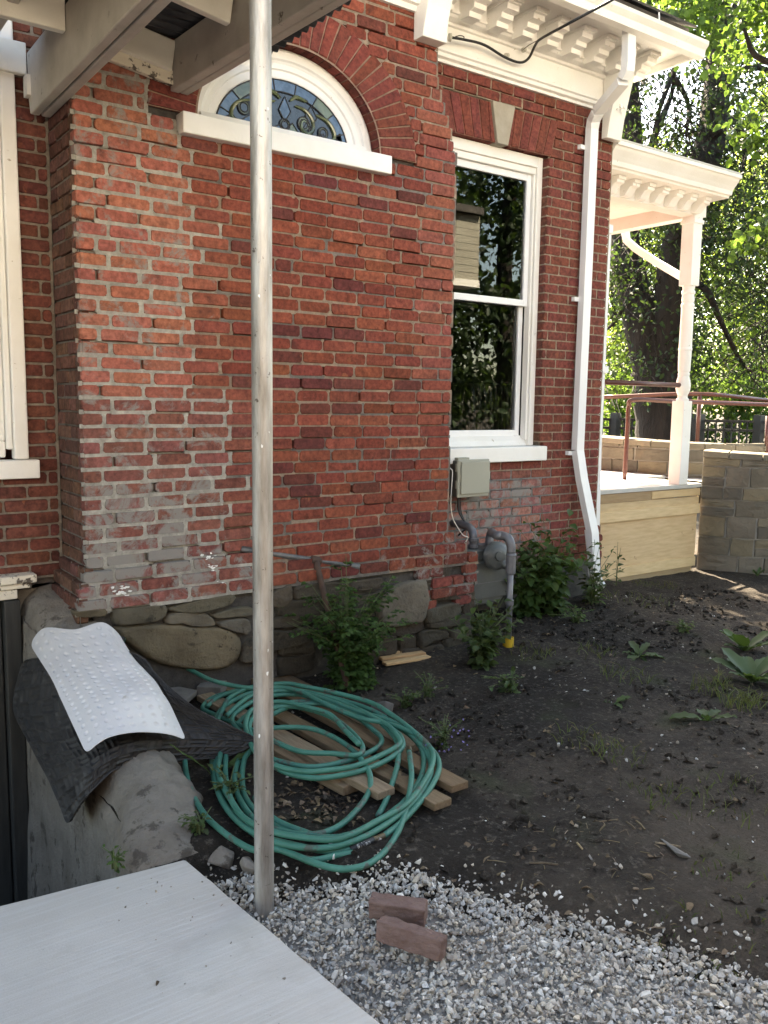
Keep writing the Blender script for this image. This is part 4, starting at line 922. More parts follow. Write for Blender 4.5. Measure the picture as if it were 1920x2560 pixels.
# ================================================================ things in the yard
# planks under the hose
def board(a, b, w, h, mat, name='plank', col=(1, 1, 1, 0)):
    a, b = Vector(a), Vector(b); c = (a+b)/2; o = MB().obox(a-c, b-c, w, h, col=col).build(name, mat, bevel=.004); o.location = c; return o
PL = [((511, 1738), (966, 1985), .088, .030, .050, (.95, .92, .88), 'brown plank lying under the hose, its blunt end nearest the pole'),
      ((540, 1700), (1108, 2012), .088, .030, .034, (.80, .72, .62), 'long weathered plank under the hose with pale sawn end'),
      ((600, 1672), (1150, 1968), .088, .030, .048, (.72, .62, .52), 'reddish plank under the hose reaching farthest right'),
      ((690, 1690), (1040, 1870), .12, .035, .022, (.62, .56, .50), 'dark plank lying lowest at the foundation behind the hose'),
      ((560, 1800), (880, 1972), .088, .038, .020, (.85, .78, .70), 'short plank deep in the hose coil left of the others')]
for (ax, ay), (bx, by), w, h, z, c, lab in PL:
    a, b = pZ(ax, ay, z+.02), pZ(bx, by, z+.02)
    o = board((a.x, a.y, z+.015), (b.x, b.y, z+.02), w, h, plank, col=(*c, 0)); tag(o, lab, 'plank', 'planks under the garden hose')
for (ax, ay), (bx, by), z, c, lab in (((930, 1648), (1048, 1625), .05, (1, .95, .85), 'upper pale wood offcut against the foundation behind the bush'), ((960, 1668), (1072, 1648), .03, (1.1, 1.05, .95), 'pale split wood offcut lying lowest behind the bush'), ((950, 1655), (1060, 1638), .04, (.9, .8, .7), 'middle split wood offcut behind the bush')):
    a, b = pZ(ax, ay, z), pZ(bx, by, z); o = board((a.x, a.y, z+.02), (b.x, b.y, z+.015), .05, .018, shimw, 'wood_offcut', (*c, 0)); tag(o, lab, 'wood', 'wood offcuts by the foundation')
o = board((*pZ(400, 1720, .12).xy, .10), (*pZ(478, 1735, .10).xy, .08), .16, .03, cloudst, 'flat_stone'); tag(o, 'flat grey paving piece between the mats and the planks', 'stone')
o = board((*pZ(500, 1700, .12).xy, .07), (*pZ(560, 1712, .10).xy, .07), .12, .07, cloudst, 'stone_block'); tag(o, 'dark square stone block under the hose tail', 'stone')
o = MB().blob((0, 0, 0), (.085, .06, .05)).build('rock', cloudst, bevel=.015); o.location = pZ(958, 1772, .045); tag(o, 'rounded grey rock at the far edge of the hose coil', 'rock')
o = MB().blob((0, 0, 0), (.075, .05, .03)).build('rock', cloudst, bevel=.012, smooth=True); o.location = pZ(1685, 2122, .015); tag(o, 'smooth half buried rock in bare soil at right', 'rock')
# two loose pavers
def paver(px, lab, z, tilt, rz):
    c = [pZ(x, y, z) for x, y in px]; a, b = c; m = (a+b)/2; L = (b-a).length
    o = MB().box(-L/2, L/2, -.026, .026, -.030, .030).build('loose_brick', loosebrick, bevel=.006); o.modifiers[0].width = .004; su = o.modifiers.new('u', 'SUBSURF'); su.subdivision_type = 'SIMPLE'; su.levels = su.render_levels = 4
    dp_ = o.modifiers.new('d', 'DISPLACE'); dp_.strength = .011; dp_.mid_level = .55; dp_.texture_coords = 'LOCAL'
    tx = bpy.data.textures.new('chips', 'CLOUDS'); tx.noise_scale = .022+.01*(tilt > 0); tx.noise_depth = 3; dp_.texture = tx
    o.location = (m.x, m.y, z); o.rotation_euler = (tilt, 0, math.atan2(b.y-a.y, b.x-a.x)+rz); return tag(o, lab, 'brick', 'loose bricks on the gravel')
paver(((926, 2262), (1066, 2283)), 'brown loose brick on the gravel, the upper of two, lying level', .045, math.radians(8), 0)
paver(((948, 2318), (1110, 2372)), 'brown loose brick on the gravel, the lower of two, tilted to the camera', .042, math.radians(-10), 0)
# pipe on a leg
PI = thing('pipe_stand', 'old iron pipe leaving the wall on a rusty slanted leg', 'pipe')
pa = Vector((2.0, .0, .78)); pe = pZ(890, 1417, .62); pm = pa+(pe-pa)*.0
pj = None
best = 1e9
for t in np.linspace(.2, .9, 60):
    q = pa+(pe-pa)*t; x, y = proj(q)
    if abs(x-787) < best: best = abs(x-787); pj = q
MB().tube([pa, pe], .0165, 14).build('pipe', pipegalv, PI, smooth=True)
dr = (pe-pa).normalized()
MB().tube([pe-dr*.045, pe+dr*.012], .0235, 16).build('pipe_collar', pipegalv, PI)
MB().tube([pe+dr*.0121, pe+dr*.013], .0165, 16).build('bore_shade_disc', blackm, PI)  # flat black disc painted in for the shadowed hollow of the pipe
MB().lathe([(.0245, -.03), (.0245, .03)], pj, 14, dr).build('tee', rust, PI)
ft = pZ(880, 1742, .0); MB().tube([pj, pj+(ft-pj)*.08, ft-Vector((0, 0, .04))], [.024, .0165, .0165], 14).build('leg', rust, PI, smooth=True)
# ---------------------------------------------------------------- mats
def interp(net, u, v):
    """Catmull surface through a control net (rows x cols)"""
    R = len(net); C_ = len(net[0])
    def cm(P, t):
        n = len(P)-1; i = min(int(t*n), n-1); f = t*n-i; a = P[max(i-1, 0)]; b = P[i]; c = P[i+1]; d = P[min(i+2, n)]
        return .5*((2*b)+(c-a)*f+(2*a-5*b+4*c-d)*f*f+(3*b-a-3*c+d)*f**3)
    return cm([cm(row, u) for row in net], v)
def rnd_uv(u, v, cu, cv):
    a = (cu-u)/cu if u < cu else (u-1+cu)/cu if u > 1-cu else 0; b = (cv-v)/cv if v < cv else (v-1+cv)/cv if v > 1-cv else 0
    if a <= 0 or b <= 0: return u, v
    a2, b2 = a*math.sqrt(1-b*b/2), b*math.sqrt(1-a*a/2)
    return (cu-a2*cu if u < cu else 1-cu+a2*cu), (cv-b2*cv if v < cv else 1-cv+b2*cv)
def mat_mesh(name, net, nu, nv, hfun, material, thick, keep=None):
    P = [[interp(net, *rnd_uv(i/nu, j/nv, .09, .06)) for i in range(nu+1)] for j in range(nv+1)]; m = MB()
    for j in range(nv+1):
        for i in range(nu+1):
            du = P[j][min(i+1, nu)]-P[j][max(i-1, 0)]; dv = P[min(j+1, nv)][i]-P[max(j-1, 0)][i]; n = du.cross(dv).normalized()
            if n.dot(Vector(CP)-P[j][i]) < 0 and False: n = -n
            m.v.append(P[j][i]+n*hfun(i/nu, j/nv))
    for j in range(nv):
        for i in range(nu):
            if keep and not keep((i+.5)/nu, (j+.5)/nv): continue
            k = j*(nu+1)+i; m.f.append([k, k+1, k+nu+2, k+nu+1]); m.c.append((1, 1, 1, 0))
    return m.build(name, material, smooth=True, solid=thick)
def X_(x, y, X): return pX(x, y, X)
wnet = [[X_(75, 1612, .955), X_(112, 1570, 1.01), X_(190, 1573, 1.09), X_(255, 1556, 1.20), X_(298, 1584, 1.26)],
        [X_(125, 1690, .930), X_(165, 1655, 1.0), X_(235, 1640, 1.09), X_(310, 1640, 1.20), X_(345, 1655, 1.27)],
        [X_(150, 1745, .915), X_(200, 1712, .99), X_(275, 1700, 1.09), X_(345, 1690, 1.21), X_(385, 1700, 1.29)],
        [X_(180, 1808, .905), X_(235, 1765, .985), X_(310, 1745, 1.09), X_(385, 1742, 1.22), X_(420, 1755, 1.31)],
        [X_(215, 1884, .895), X_(272, 1843, .98), X_(345, 1830, 1.10), X_(415, 1835, 1.24), X_(466, 1850, 1.35)]]
def dots(u, v):
    a = u*10.2; b = v*19.5; du = (a-round(a)); dv = (b-round(b))
    if not (.06 < u < .95 and .03 < v < .965): return .008*fbm(u*2, v*3, 2, 2)
    r = math.hypot(du*.95, dv*.95); return .0045*(1-sst(.15, .24, r))+.008*fbm(u*2, v*3, 2, 2)
def rcorner(u, v):
    cu, cv = .05, .03
    x = max(0, cu-u, u-(1-cu))/cu; y = max(0, cv-v, v-(1-cv))/cv; return x*x+y*y <= 1.0
for r in wnet:
    for i, p in enumerate(r): r[i] = p-(p-Vector(CP)).normalized()*.045
wm = mat_mesh('bath_mat', wnet, 120, 210, dots, matwhite, -.003); tag(wm, 'white rubber mat with raised dots draped over the curb', 'mat')
dnet = [[X_(60, 1650, .935), X_(150, 1640, 1.00), X_(250, 1620, 1.14), X_(345, 1640, 1.25), X_(388, 1690, 1.30)],
        [X_(36, 1765, .905), X_(140, 1745, .95), X_(262, 1725, 1.11), X_(390, 1730, 1.27), X_(470, 1760, 1.37)],
        [X_(75, 1855, .890), X_(170, 1850, .925), X_(285, 1800, 1.09), X_(430, 1790, 1.31), X_(575, 1815, 1.50)],
        [X_(130, 1960, .875), X_(210, 1915, .905), X_(315, 1862, 1.055), X_(470, 1848, 1.34), X_(638, 1852, 1.58)],
        [X_(172, 2062, .870), X_(218, 1990, .895), X_(300, 1915, 1.03), X_(440, 1898, 1.29), X_(560, 1893, 1.47)]]
def weave(u, v):
    a = u*17; b = v*12; ia, ib = int(a), int(b); fa, fb = a-ia, b-ib
    hor = (ia+ib) % 2 == 0
    # pairs of ribs, each cell holds two bars along one direction
    t = fb if hor else fa; e = fa if hor else fb
    rib = abs(math.sin(t*math.pi*2))**.5
    return .012*rib*(1 if .05 < e < .95 else .1)-.008
for r in dnet:
    for i, p in enumerate(r): r[i] = p+(p-Vector(CP)).normalized()*.055
dm = mat_mesh('door_mat', dnet, 190, 150, weave, rubber, -.004); tag(dm, 'black basket weave rubber mat lying under the white mat', 'mat')
# ---------------------------------------------------------------- garden hose
HO = thing('garden_hose', 'green garden hose coiled over planks beside the pole', 'hose')
hosem = M('green_hose', (.032, .150, .110), (.055, .215, .162), 9, .5, .5, 260, spot=(.075, .10, .08), sscale=12, sth=.58, bdist=.003)
def zh(x, y, z): return pZ(460+x/2.37, 1660+y/2.37, z)
HR = .0112
A = [zh(x, y, z) for x, y, z in ((990, 1098, .03), (870, 1110, .035), (760, 1095, .04), (640, 1070, .04), (470, 1020, .03), (330, 900, .03), (265, 760, .05), (245, 620, .06), (262, 480, .08), (330, 340, .10), (420, 280, .11), (560, 240, .115), (720, 222, .115), (880, 255, .115), (1030, 320, .11), (1120, 390, .11), (1170, 440, .11), (1150, 490, .105), (1050, 545, .10), (900, 590, .095), (760, 610, .095), (620, 590, .095), (480, 540, .10), (330, 400, .10), (285, 330, .10),
     (330, 270, .105), (450, 205, .11), (620, 180, .115), (800, 200, .12), (980, 260, .12), (1140, 330, .12), (1240, 390, .12), (1290, 440, .12), (1290, 500, .115), (1200, 570, .105), (1060, 630, .10), (900, 665, .095), (760, 675, .09), (600, 640, .09), (480, 560, .095), (400, 430, .11), (390, 350, .12), (450, 290, .125), (600, 250, .13), (760, 275, .13), (900, 330, .13), (1010, 420, .13), (1060, 500, .125), (1020, 540, .12), (880, 530, .115), (700, 520, .115),
     (560, 470, .115), (420, 400, .115), (300, 350, .10), (180, 300, .07), (110, 260, .06), (170, 200, .08), (300, 165, .10), (450, 155, .11), (620, 165, .12), (800, 215, .125), (1000, 290, .125), (1180, 340, .12), (1310, 400, .11), (1400, 490, .10), (1420, 590, .085), (1390, 700, .07), (1300, 820, .05), (1150, 930, .04), (980, 1010, .035), (800, 1035, .035), (640, 1000, .035), (480, 920, .035), (370, 800, .035), (345, 680, .05), (360, 560, .07), (410, 500, .09))]
B = [zh(x, y, z) for x, y, z in ((410, 515, .075), (330, 560, .06), (300, 680, .05), (330, 800, .04), (430, 930, .04), (580, 990, .045), (760, 1010, .05), (900, 970, .05), (1010, 880, .055), (1090, 770, .07), (1105, 680, .09), (1085, 620, .10), (1010, 520, .105), (900, 440, .11), (760, 385, .115), (600, 375, .115), (450, 395, .11), (300, 470, .08), (200, 560, .06), (185, 680, .05), (230, 820, .045), (340, 950, .045), (500, 1040, .05), (680, 1085, .055), (850, 1088, .055), (1000, 1050, .055), (1150, 980, .055), (1300, 870, .06), (1420, 740, .075), (1465, 630, .09), (1440, 530, .10), (1350, 430, .115), (1230, 340, .125), (1090, 265, .13), (900, 205, .13), (700, 160, .13), (560, 145, .13), (400, 170, .12), (270, 230, .09), (200, 300, .08), (180, 420, .05), (165, 560, .035), (190, 720, .03), (270, 870, .03), (420, 1010, .03), (600, 1110, .03), (760, 1160, .03), (900, 1135, .03), (1000, 1120, .03))]
Cc = [zh(x, y, z) for x, y, z in ((1180, 1022, .04), (1290, 935, .045), (1400, 815, .06), (1480, 700, .085), (1512, 610, .095), (1490, 535, .105), (1420, 460, .115), (1320, 395, .13), (1190, 350, .135), (1040, 320, .14), (900, 265, .145), (780, 210, .145), (690, 165, .145), (580, 140, .145), (420, 145, .14), (260, 122, .15))]+[pZ(520, 1697, .17), pZ(470, 1672, .19), pZ(420, 1652, .22), pZ(370, 1625, .27), pZ(330, 1606, .31), pX(305, 1598, 1.33)]
D = [zh(x, y, z) for x, y, z in ((5, 560, .06), (12, 640, .05), (40, 750, .045), (120, 890, .04), (220, 985, .035), (330, 1062, .03), (430, 1105, .03), (540, 1095, .035), (650, 1130, .035), (760, 1175, .035), (880, 1208, .035), (980, 1213, .035), (1090, 1185, .035), (1190, 1110, .035), (1265, 1000, .04), (1310, 880, .055), (1340, 740, .085), (1348, 640, .10), (1334, 520, .115))]
E_ = [zh(x, y, z) for x, y, z in ((1150, 900, .035), (1200, 800, .05), (1250, 650, .09), (1270, 560, .10), (1265, 470, .115), (1210, 390, .12), (1100, 300, .125), (960, 250, .13), (800, 235, .125), (640, 250, .12), (520, 300, .115))]
def shift(P, dx, dy, dz): return [p+Vector((dx+U(-.012, .012), dy+U(-.012, .012), dz)) for p in P]
F1 = shift(B[18:44], .022, .012, .020); F2 = shift(A[24:48], -.02, .018, .018); F3 = shift(A[55:74], .012, -.026, .012)
for P in (A, B, Cc, D, E_, F1, F2, F3): MB().tube(catmull(P, 7), HR, 9).build('hose_length', hosem, HO, smooth=True)
c0, c1 = zh(1182, 1020, .042), zh(990, 1098, .032); cdv = (c1-c0).normalized(); cl = (c1-c0).length
MB().tube([c0-cdv*.002, c0+cdv*.018, c0+cdv*.02, c0+cdv*.03, c0+cdv*.032, c0+cdv*.042], [.0125, .0125, .0105, .0105, .013, .013], 14).build('brass_coupling', M('dark_brass', (.09, .075, .05), (.14, .11, .07), 20, .4, .2, 80, metal=.7), HO)
slv = MB().tube([c0+cdv*.040, c1+cdv*.004], .0125, 18).build('black_sleeve', M('sleeve_plastic', (.018, .018, .02), (.03, .03, .032), 12, .5, .1, 60), HO, smooth=True)
MB().tube([D[-1]-Vector((0, 0, 0)), D[-1]+(D[-1]-D[-2]).normalized()*.03], .0125, 12).build('hose_end', MATS['dark_brass'], HO)
tail = (Cc[-1]-Cc[-2]).normalized(); MB().tube([Cc[-1]-tail*.002, Cc[-1]+tail*.05], .014, 12).build('hose_end', MATS['sleeve_plastic'], HO)
# print on the sleeve
tcu = bpy.data.curves.new('t', 'FONT'); tcu.body = 'SWan'; tcu.size = .022; tcu.align_x = 'CENTER'; tcu.align_y = 'CENTER'; tcu.extrude = .0003
tob = bpy.data.objects.new('t', tcu); COL.objects.link(tob); bpy.context.view_layer.update()
tme = bpy.data.meshes.new_from_object(tob.evaluated_get(bpy.context.evaluated_depsgraph_get())); bpy.data.objects.remove(tob)
xd = -cdv; ctr = (c0+cdv*.042+c1)/2; nrm = (Vector(CP)-ctr); nrm = (nrm-xd*nrm.dot(xd)).normalized(); yd = nrm.cross(xd)
for v in tme.vertices:
    a = v.co.y/.0127; w = ctr+xd*v.co.x+(nrm*math.cos(a)+yd*math.sin(a))*.0128; v.co = w
tme.materials.clear(); tme.materials.append(paperm); link(bpy.data.objects.new('sleeve_print', tme), slv)
# ================================================================ plants
def leaf(mb, b, d, up, L, W, col, fold=.25, curl=.15):
    d = d.normalized(); s = d.cross(up)
    s = s.normalized() if s.length > 1e-4 else d.orthogonal().normalized(); u = s.cross(d)
    b = Vector(b); m = b+d*L*.45; t = b+d*L-u*L*curl
    mb.add([b, m+s*W/2+u*W*fold, m-s*W/2+u*W*fold, t, b+d*L*.2+s*W*.36+u*W*fold*.6, b+d*L*.2-s*W*.36+u*W*fold*.6, b+d*L*.76+s*W*.33+u*(W*fold*.5-L*curl*.5), b+d*L*.76-s*W*.33+u*(W*fold*.5-L*curl*.5), m],
           [(0, 8, 4), (4, 8, 1), (1, 8, 6), (6, 8, 3), (0, 5, 8), (5, 2, 8), (2, 7, 8), (7, 3, 8)], col)
def rv(a=1.): return Vector((random.gauss(0, 1), random.gauss(0, 1), random.gauss(0, 1))).normalized()*a
def lcol(k=.3, yl=0.): s = U(1-k, 1+k); return (s*(1+yl*U(0, .6)), s, s*U(.8, 1.1), 0)
UPV = Vector((0, 0, 1))
def weed(name, label, base, nst, hgt, spread, lv, L, W, mat=weedl, cat='weed', droop=.3, comp=0, lean=(0, 0), low=.1):
    base = Vector(base); base.z = gh(base.x, base.y); R = thing(name, label, cat); st = MB(); lf = MB()
    for k in range(nst):
        a = U(0, 6.283); r = spread*math.sqrt(random.random()); h = hgt*U(.55, 1.)*(1-.35*r/max(spread, 1e-3))
        tip = base+Vector((math.cos(a)*r+lean[0], math.sin(a)*r+lean[1], h)); mid = base+(tip-base)*.5+Vector((-math.cos(a), -math.sin(a), .4))*r*.25
        st0 = base+Vector((math.cos(a), math.sin(a), 0))*spread*U(0, .2)-Vector((0, 0, .02))
        P = catmull([st0, mid, tip], 8); st.tube(P, [.0035*(1-.65*i/len(P)) for i in range(len(P))], 5)
        nl = int(lv*U(.7, 1.3))
        for q in range(nl):
            t = lerp(low, 1, (q+U(0, .9))/nl); p = P[min(len(P)-1, int(t*(len(P)-1)))]
            dr = (rv()+Vector((math.cos(a), math.sin(a), 0))*.4); dr.z = dr.z*.35-droop*U(0, 1)+.25; dr.normalize(); sz = U(.6, 1.1)*(1-.35*t)
            if comp:
                rp = p; sd = dr.cross(UPV).normalized()
                for c in range(comp//2): 
                    rp = rp+dr*L*.55
                    for s_ in (1, -1): leaf(lf, rp, sd*s_+dr*.5, UPV+rv(.3), L*sz, W*sz, lcol(.3))
                leaf(lf, rp, dr, UPV+rv(.2), L*sz, W*sz, lcol())
            else: leaf(lf, p+dr*L*.15, dr, UPV+rv(.35), L*sz, W*sz, lcol(.3, .3))
    st.build('stem', stemm, R, smooth=True); tag(lf.build('leaves', mat, R, smooth=True), kind='stuff'); return R
def at(x, y, z=.03): return pZ(x, y, z)
weed('rose_bush', 'leafy green rose bush against the stone foundation beside the slanted leg', at(880, 1712), 46, .76, .42, 12, .050, .038, shrubl, 'bush', .3, 4, (.02, .14), .08)
weed('weed', 'broad toothed weed in front of the gas meter riser', at(1205, 1665), 26, .52, .27, 13, .080, .060, weedl, droop=.4, low=.03)
weed('weed', 'tall dark leafy weed between the gas meter and downspout', pZ(1375, 1545, .07), 34, .82, .36, 18, .11, .08, shrubl, droop=.5, low=.03)
weed('weed', 'dense dark weed behind the gas riser at the wall foot', pZ(1318, 1555, .06), 22, .62, .26, 15, .10, .07, shrubl, droop=.5, low=.03)
weed('weed', 'upright young weed growing in front of the downspout foot', at(1478, 1520, .06), 12, .52, .24, 10, .09, .06, weedl, droop=.3)
weed('weed', 'single thin weed stem in front of the pine skirt boards', at(1540, 1470, .06), 2, .50, .05, 8, .075, .05, weedl)
weed('weed', 'low weed with small violet flowers between hose and meter', at(1108, 1865), 16, .17, .13, 8, .028, .020, weedl)
weed('weed', 'bright low clover mound beside the grey rock', at(1012, 1765), 18, .11, .10, 6, .03, .026, weedl, 'weed')
weed('weed', 'thin sparse weed between rose bush and meter weed', at(1068, 1745), 8, .20, .12, 7, .034, .024, weedl)
weed('weed', 'low leafy weed in front of the yellow sleeve', at(1275, 1725), 12, .12, .20, 7, .05, .034, weedl)
weed('weed', 'low weed patch in the shade below the downspout', at(1440, 1580), 14, .13, .22, 6, .045, .03, shrubl)
weed('weed', 'small weed tuft on bare soil below the ramp wall', at(1705, 1590), 9, .10, .14, 5, .06, .03, weedl)
weed('weed', 'dusty weed growing along the curb beside the outer hose loop', (1.40, -1.10, .03), 12, .16, .16, 7, .04, .026, weedl, droop=.5)
weed('weed', 'yellowish weed at the corner where curb meets slab', (1.18, -1.33, .10), 9, .10, .10, 6, .036, .024, weedl, droop=.5)
weed('weed', 'small weed sprouting below the flat grey paving piece', at(420, 1690, .15), 7, .10, .09, 6, .035, .026, weedl)
weed('weed', 'weed tuft at the dark pit edge of the slab', (.86, -1.36, -.02), 6, .07, .07, 5, .03, .02, shrubl)
fl = MB()
for k in range(22): b = at(1108+U(-45, 75), 1855+U(-45, 35), .10); fl.blob(b+Vector((0, 0, U(-.02, .06))), (.006, .006, .004))
tag(fl.build('violet_flowers', petal), 'tiny violet flowers over the low weed', 'flowers', kind='stuff')
# big-leaved plants: each leaf its own piece
def rosette(label, base, n, L, W, up=.5, name='broadleaf_plant'):
    base = Vector(base); base.z = gh(base.x, base.y)-.005; R = thing(name, label, 'plant')
    for k in range(n):
        a = 6.283*k/n+U(-.4, .4); e = U(.5, 1.)*up; l_ = L*U(.6, 1.1); w_ = W*U(.7, 1.1)*l_/L; m = MB(); d0 = Vector((math.cos(a), math.sin(a), 0)); nu, nv = 9, 4; s = d0.cross(UPV)
        for i in range(nu+1):
            t = i/nu; c = base+d0*l_*(.15*t+.85*t*math.cos(e*(1-t)))*1.+UPV*l_*(math.sin(e)*t-.55*t*t*U(.95, 1.05)*(1.2-e))
            wd = w_*.5*(.10 if t < .18 else math.sin(math.pi*min(1, (t-.12)/.9))**.7)
            for j in range(nv+1): q = (j/nv-.5)*2; m.v.append(c+s*wd*q+UPV*(abs(q)*wd*.28+.006*math.sin(t*22+j*2)*abs(q)))
        m.f = [[i*(nv+1)+j, i*(nv+1)+j+1, (i+1)*(nv+1)+j+1, (i+1)*(nv+1)+j] for i in range(nu) for j in range(nv)]; cc = lcol(.2); m.c = [cc]*len(m.f); m.build('leaf', weedl, R, smooth=True)
    return R
rosette('large dock plant with big pale leaves at the right edge', at(1880, 1700), 14, .24, .10, 1.05)
rosette('second big leaved dock plant behind the larger one at right', at(1862, 1625), 11, .22, .10, 1.1)
rosette('small three leaved dock seedling alone on bare soil', at(1768, 1800), 5, .17, .085, .9)
rosette('flat dock plant in the middle of the soil bed', at(1598, 1640), 8, .15, .055, .7)
rosette('tiny seedling with two pale leaves on the soil mound', at(1535, 1755), 3, .10, .05, .8)
rosette('single upright jagged leaf beside the black mat', (1.42, -.92, .05), 2, .20, .045, 1.5)
rosette('bright green sunlit sprig by the ramp wall', at(1893, 1447, .02), 4, .11, .04, 1.3)
rosette('small dark sprig at the hose tail beside the curb', pZ(400, 1668, .22), 3, .11, .05, .9)
# grass
gr = MB()
def tuft(x, y, n, h, r):
    for k in range(n):
        a = U(0, 6.283); rr = r*math.sqrt(random.random()); b = Vector((x+rr*math.cos(a), y+rr*math.sin(a), 0)); b.z = gh(b.x, b.y)-.005; d = Vector((U(-.6, .6), U(-.6, .6), 1)); hh = h*U(.5, 1.1)
        p1 = b+d*hh*.5; p2 = b+d*hh*.9+Vector((d.x, d.y, -.35))*hh*.45; s = d.cross(rv()).normalized()*.0022
        gr.add([b-s, b+s, p1+s*.8, p1-s*.8, p2], [(0, 1, 2, 3), (3, 2, 4)], lcol(.35, .5))
for px, py, n, h, r in ((1450, 1850, 40, .08, .12), (1545, 1890, 50, .09, .12), (1870, 2000, 70, .08, .22), (1700, 2000, 30, .07, .16), (1640, 1980, 35, .07, .14), (1780, 1720, 70, .12, .12), (1870, 1760, 90, .14, .14), (1560, 1700, 60, .10, .14), (1600, 1520, 60, .08, .25), (1640, 1470, 70, .06, .2), (1330, 1640, 50, .07, .14), (1480, 1640, 50, .08, .14), (1880, 2170, 50, .05, .2), (1800, 2330, 60, .05, .2)):
    p = at(px, py); tuft(p.x, p.y, n, h, r)
tag(gr.build('grass', grassl), 'thin grass tufts scattered on the soil', 'grass', kind='stuff')
# litter
tw = MB(); dlv = MB(); pp = MB(); pb = MB()
def onsoil():
    while True:
        x, y = U(1.3, 6.6), U(-2.9, .2)
        if x > gravel_x(y)+.02 if y < -1.4 else x > 1.45: return Vector((x, y, gh(x, y)))
for k in range(260):
    p = onsoil() if k > 110 else at(U(1180, 1680), U(2050, 2330), .02); p.z = gh(p.x, p.y)+.003; d = Vector((U(-1, 1), U(-1, 1), U(-.05, .08))); L = U(.015, .06) if k > 12 else U(.09, .16)
    tw.tube([p, p+d*L*.5+Vector((0, 0, .002)), p+d*L+rv(.004)], U(.0008, .0018) if k > 12 else .0035, 4, col=lcol(.5))
for k in range(420):
    p = onsoil() if k > 260 else at(U(690, 900), U(1930, 2060), .02) if k < 130 else at(U(1000, 1900), U(1560, 2350), .03)
    p.z = gh(p.x, p.y)+U(.002, .012); leaf(dlv, p, Vector((U(-1, 1), U(-1, 1), U(-.2, .3))), UPV+rv(.5), U(.012, .04), U(.010, .026), lcol(.5), .3, .3)
for k in range(60): p = onsoil(); p.z = gh(p.x, p.y)+.003; pp.blob(p, (U(.003, .011), U(.002, .006), .002), rot=Matrix.Rotation(U(0, 6.28), 3, 'Z'))
for k in range(1500):
    p = onsoil()
    if fbm(p.x*1.8, p.y*1.8, 8) < .12: continue
    r = random.choice((.003, .004, .005, .007, .010)); p.z = gh(p.x, p.y)+r*.3; c = random.choice(palette); s = U(.45, .9); pb.blob(p, (r*U(.9, 1.4), r, r*.7), col=(c[0]*s, c[1]*s, c[2]*s, 0))
for k in range(70):                                   # grit and crumbs blown onto the slab
    y = U(-3.4, -1.45); x = slab_edge(y)-abs(random.gauss(0, .16))-.02; r = U(.0018, .005); c = random.choice(palette); pb.blob((x, y, r*.5), (r*1.3, r, r*.8), col=(c[0]*.7, c[1]*.66, c[2]*.6, 0))
for k in range(9): p = Vector((U(.0, 1.05), U(-2.6, -1.6), .003)); leaf(dlv, p, Vector((U(-1, 1), U(-1, 1), .05)), UPV+rv(.3), U(.012, .03), U(.006, .014), lcol(.5), .3, .3)
tag(tw.build('twigs', twigm), 'dry twigs strewn over the soil', 'twigs', kind='stuff'); tag(dlv.build('dead_leaves', deadleaf, smooth=False), 'dead leaves on soil and inside the hose coil', 'leaves', kind='stuff')
tag(pp.build('paper_scraps', paperm), 'small white scraps on the soil', 'litter', kind='stuff'); tag(pb.build('pebbles', gravm), 'scattered pebbles on the soil', 'pebbles', kind='stuff')
cl_ = MB()
for k in range(5200):
    p = onsoil(); r = random.choice((.004, .006, .008, .012, .018, .024))
    if fbm(p.x*1.4, p.y*1.4, 3) < .0: continue
    cl_.blob((p.x, p.y, gh(p.x, p.y)+r*.15), (r*1.2, r, r*.7))
tag(cl_.build('soil_clods', dirtm), 'crumbled clods of soil', 'soil', kind='stuff')
# ================================================================ trees
def pD(x, y, dist): return Vector(CP+ray(x, y)*dist)
def limb(mb, pts, r0, r1, n=9):
    P = catmull(pts, 6); mb.tube(P, [lerp(r0, r1, i/(len(P)-1))*(1+.08*noise.noise((i*.7, r0*9, 0))) for i in range(len(P))], n)
def twigs(mb, c, n, L, r=.008, hang=.6):
    for k in range(n):
        d = rv(); d.z = d.z*.4-hang; p = Vector(c)+rv(L*.4); mb.tube([p, p+d*L*.5+rv(L*.08), p+d*L+rv(L*.15)], [r, r*.7, r*.3], 4)
def crown(mb, c, R, n, L, W, hang=0., flat=1., yl=0.):
    c = Vector(c)
    for k in range(n):
        q = rv(R*random.random()**.45); q.z *= flat; d = rv(); d.z -= hang
        leaf(mb, c+q, d, UPV*.6+rv(.8), L*U(.6, 1.2), W*U(.6, 1.2), lcol(.45, yl))
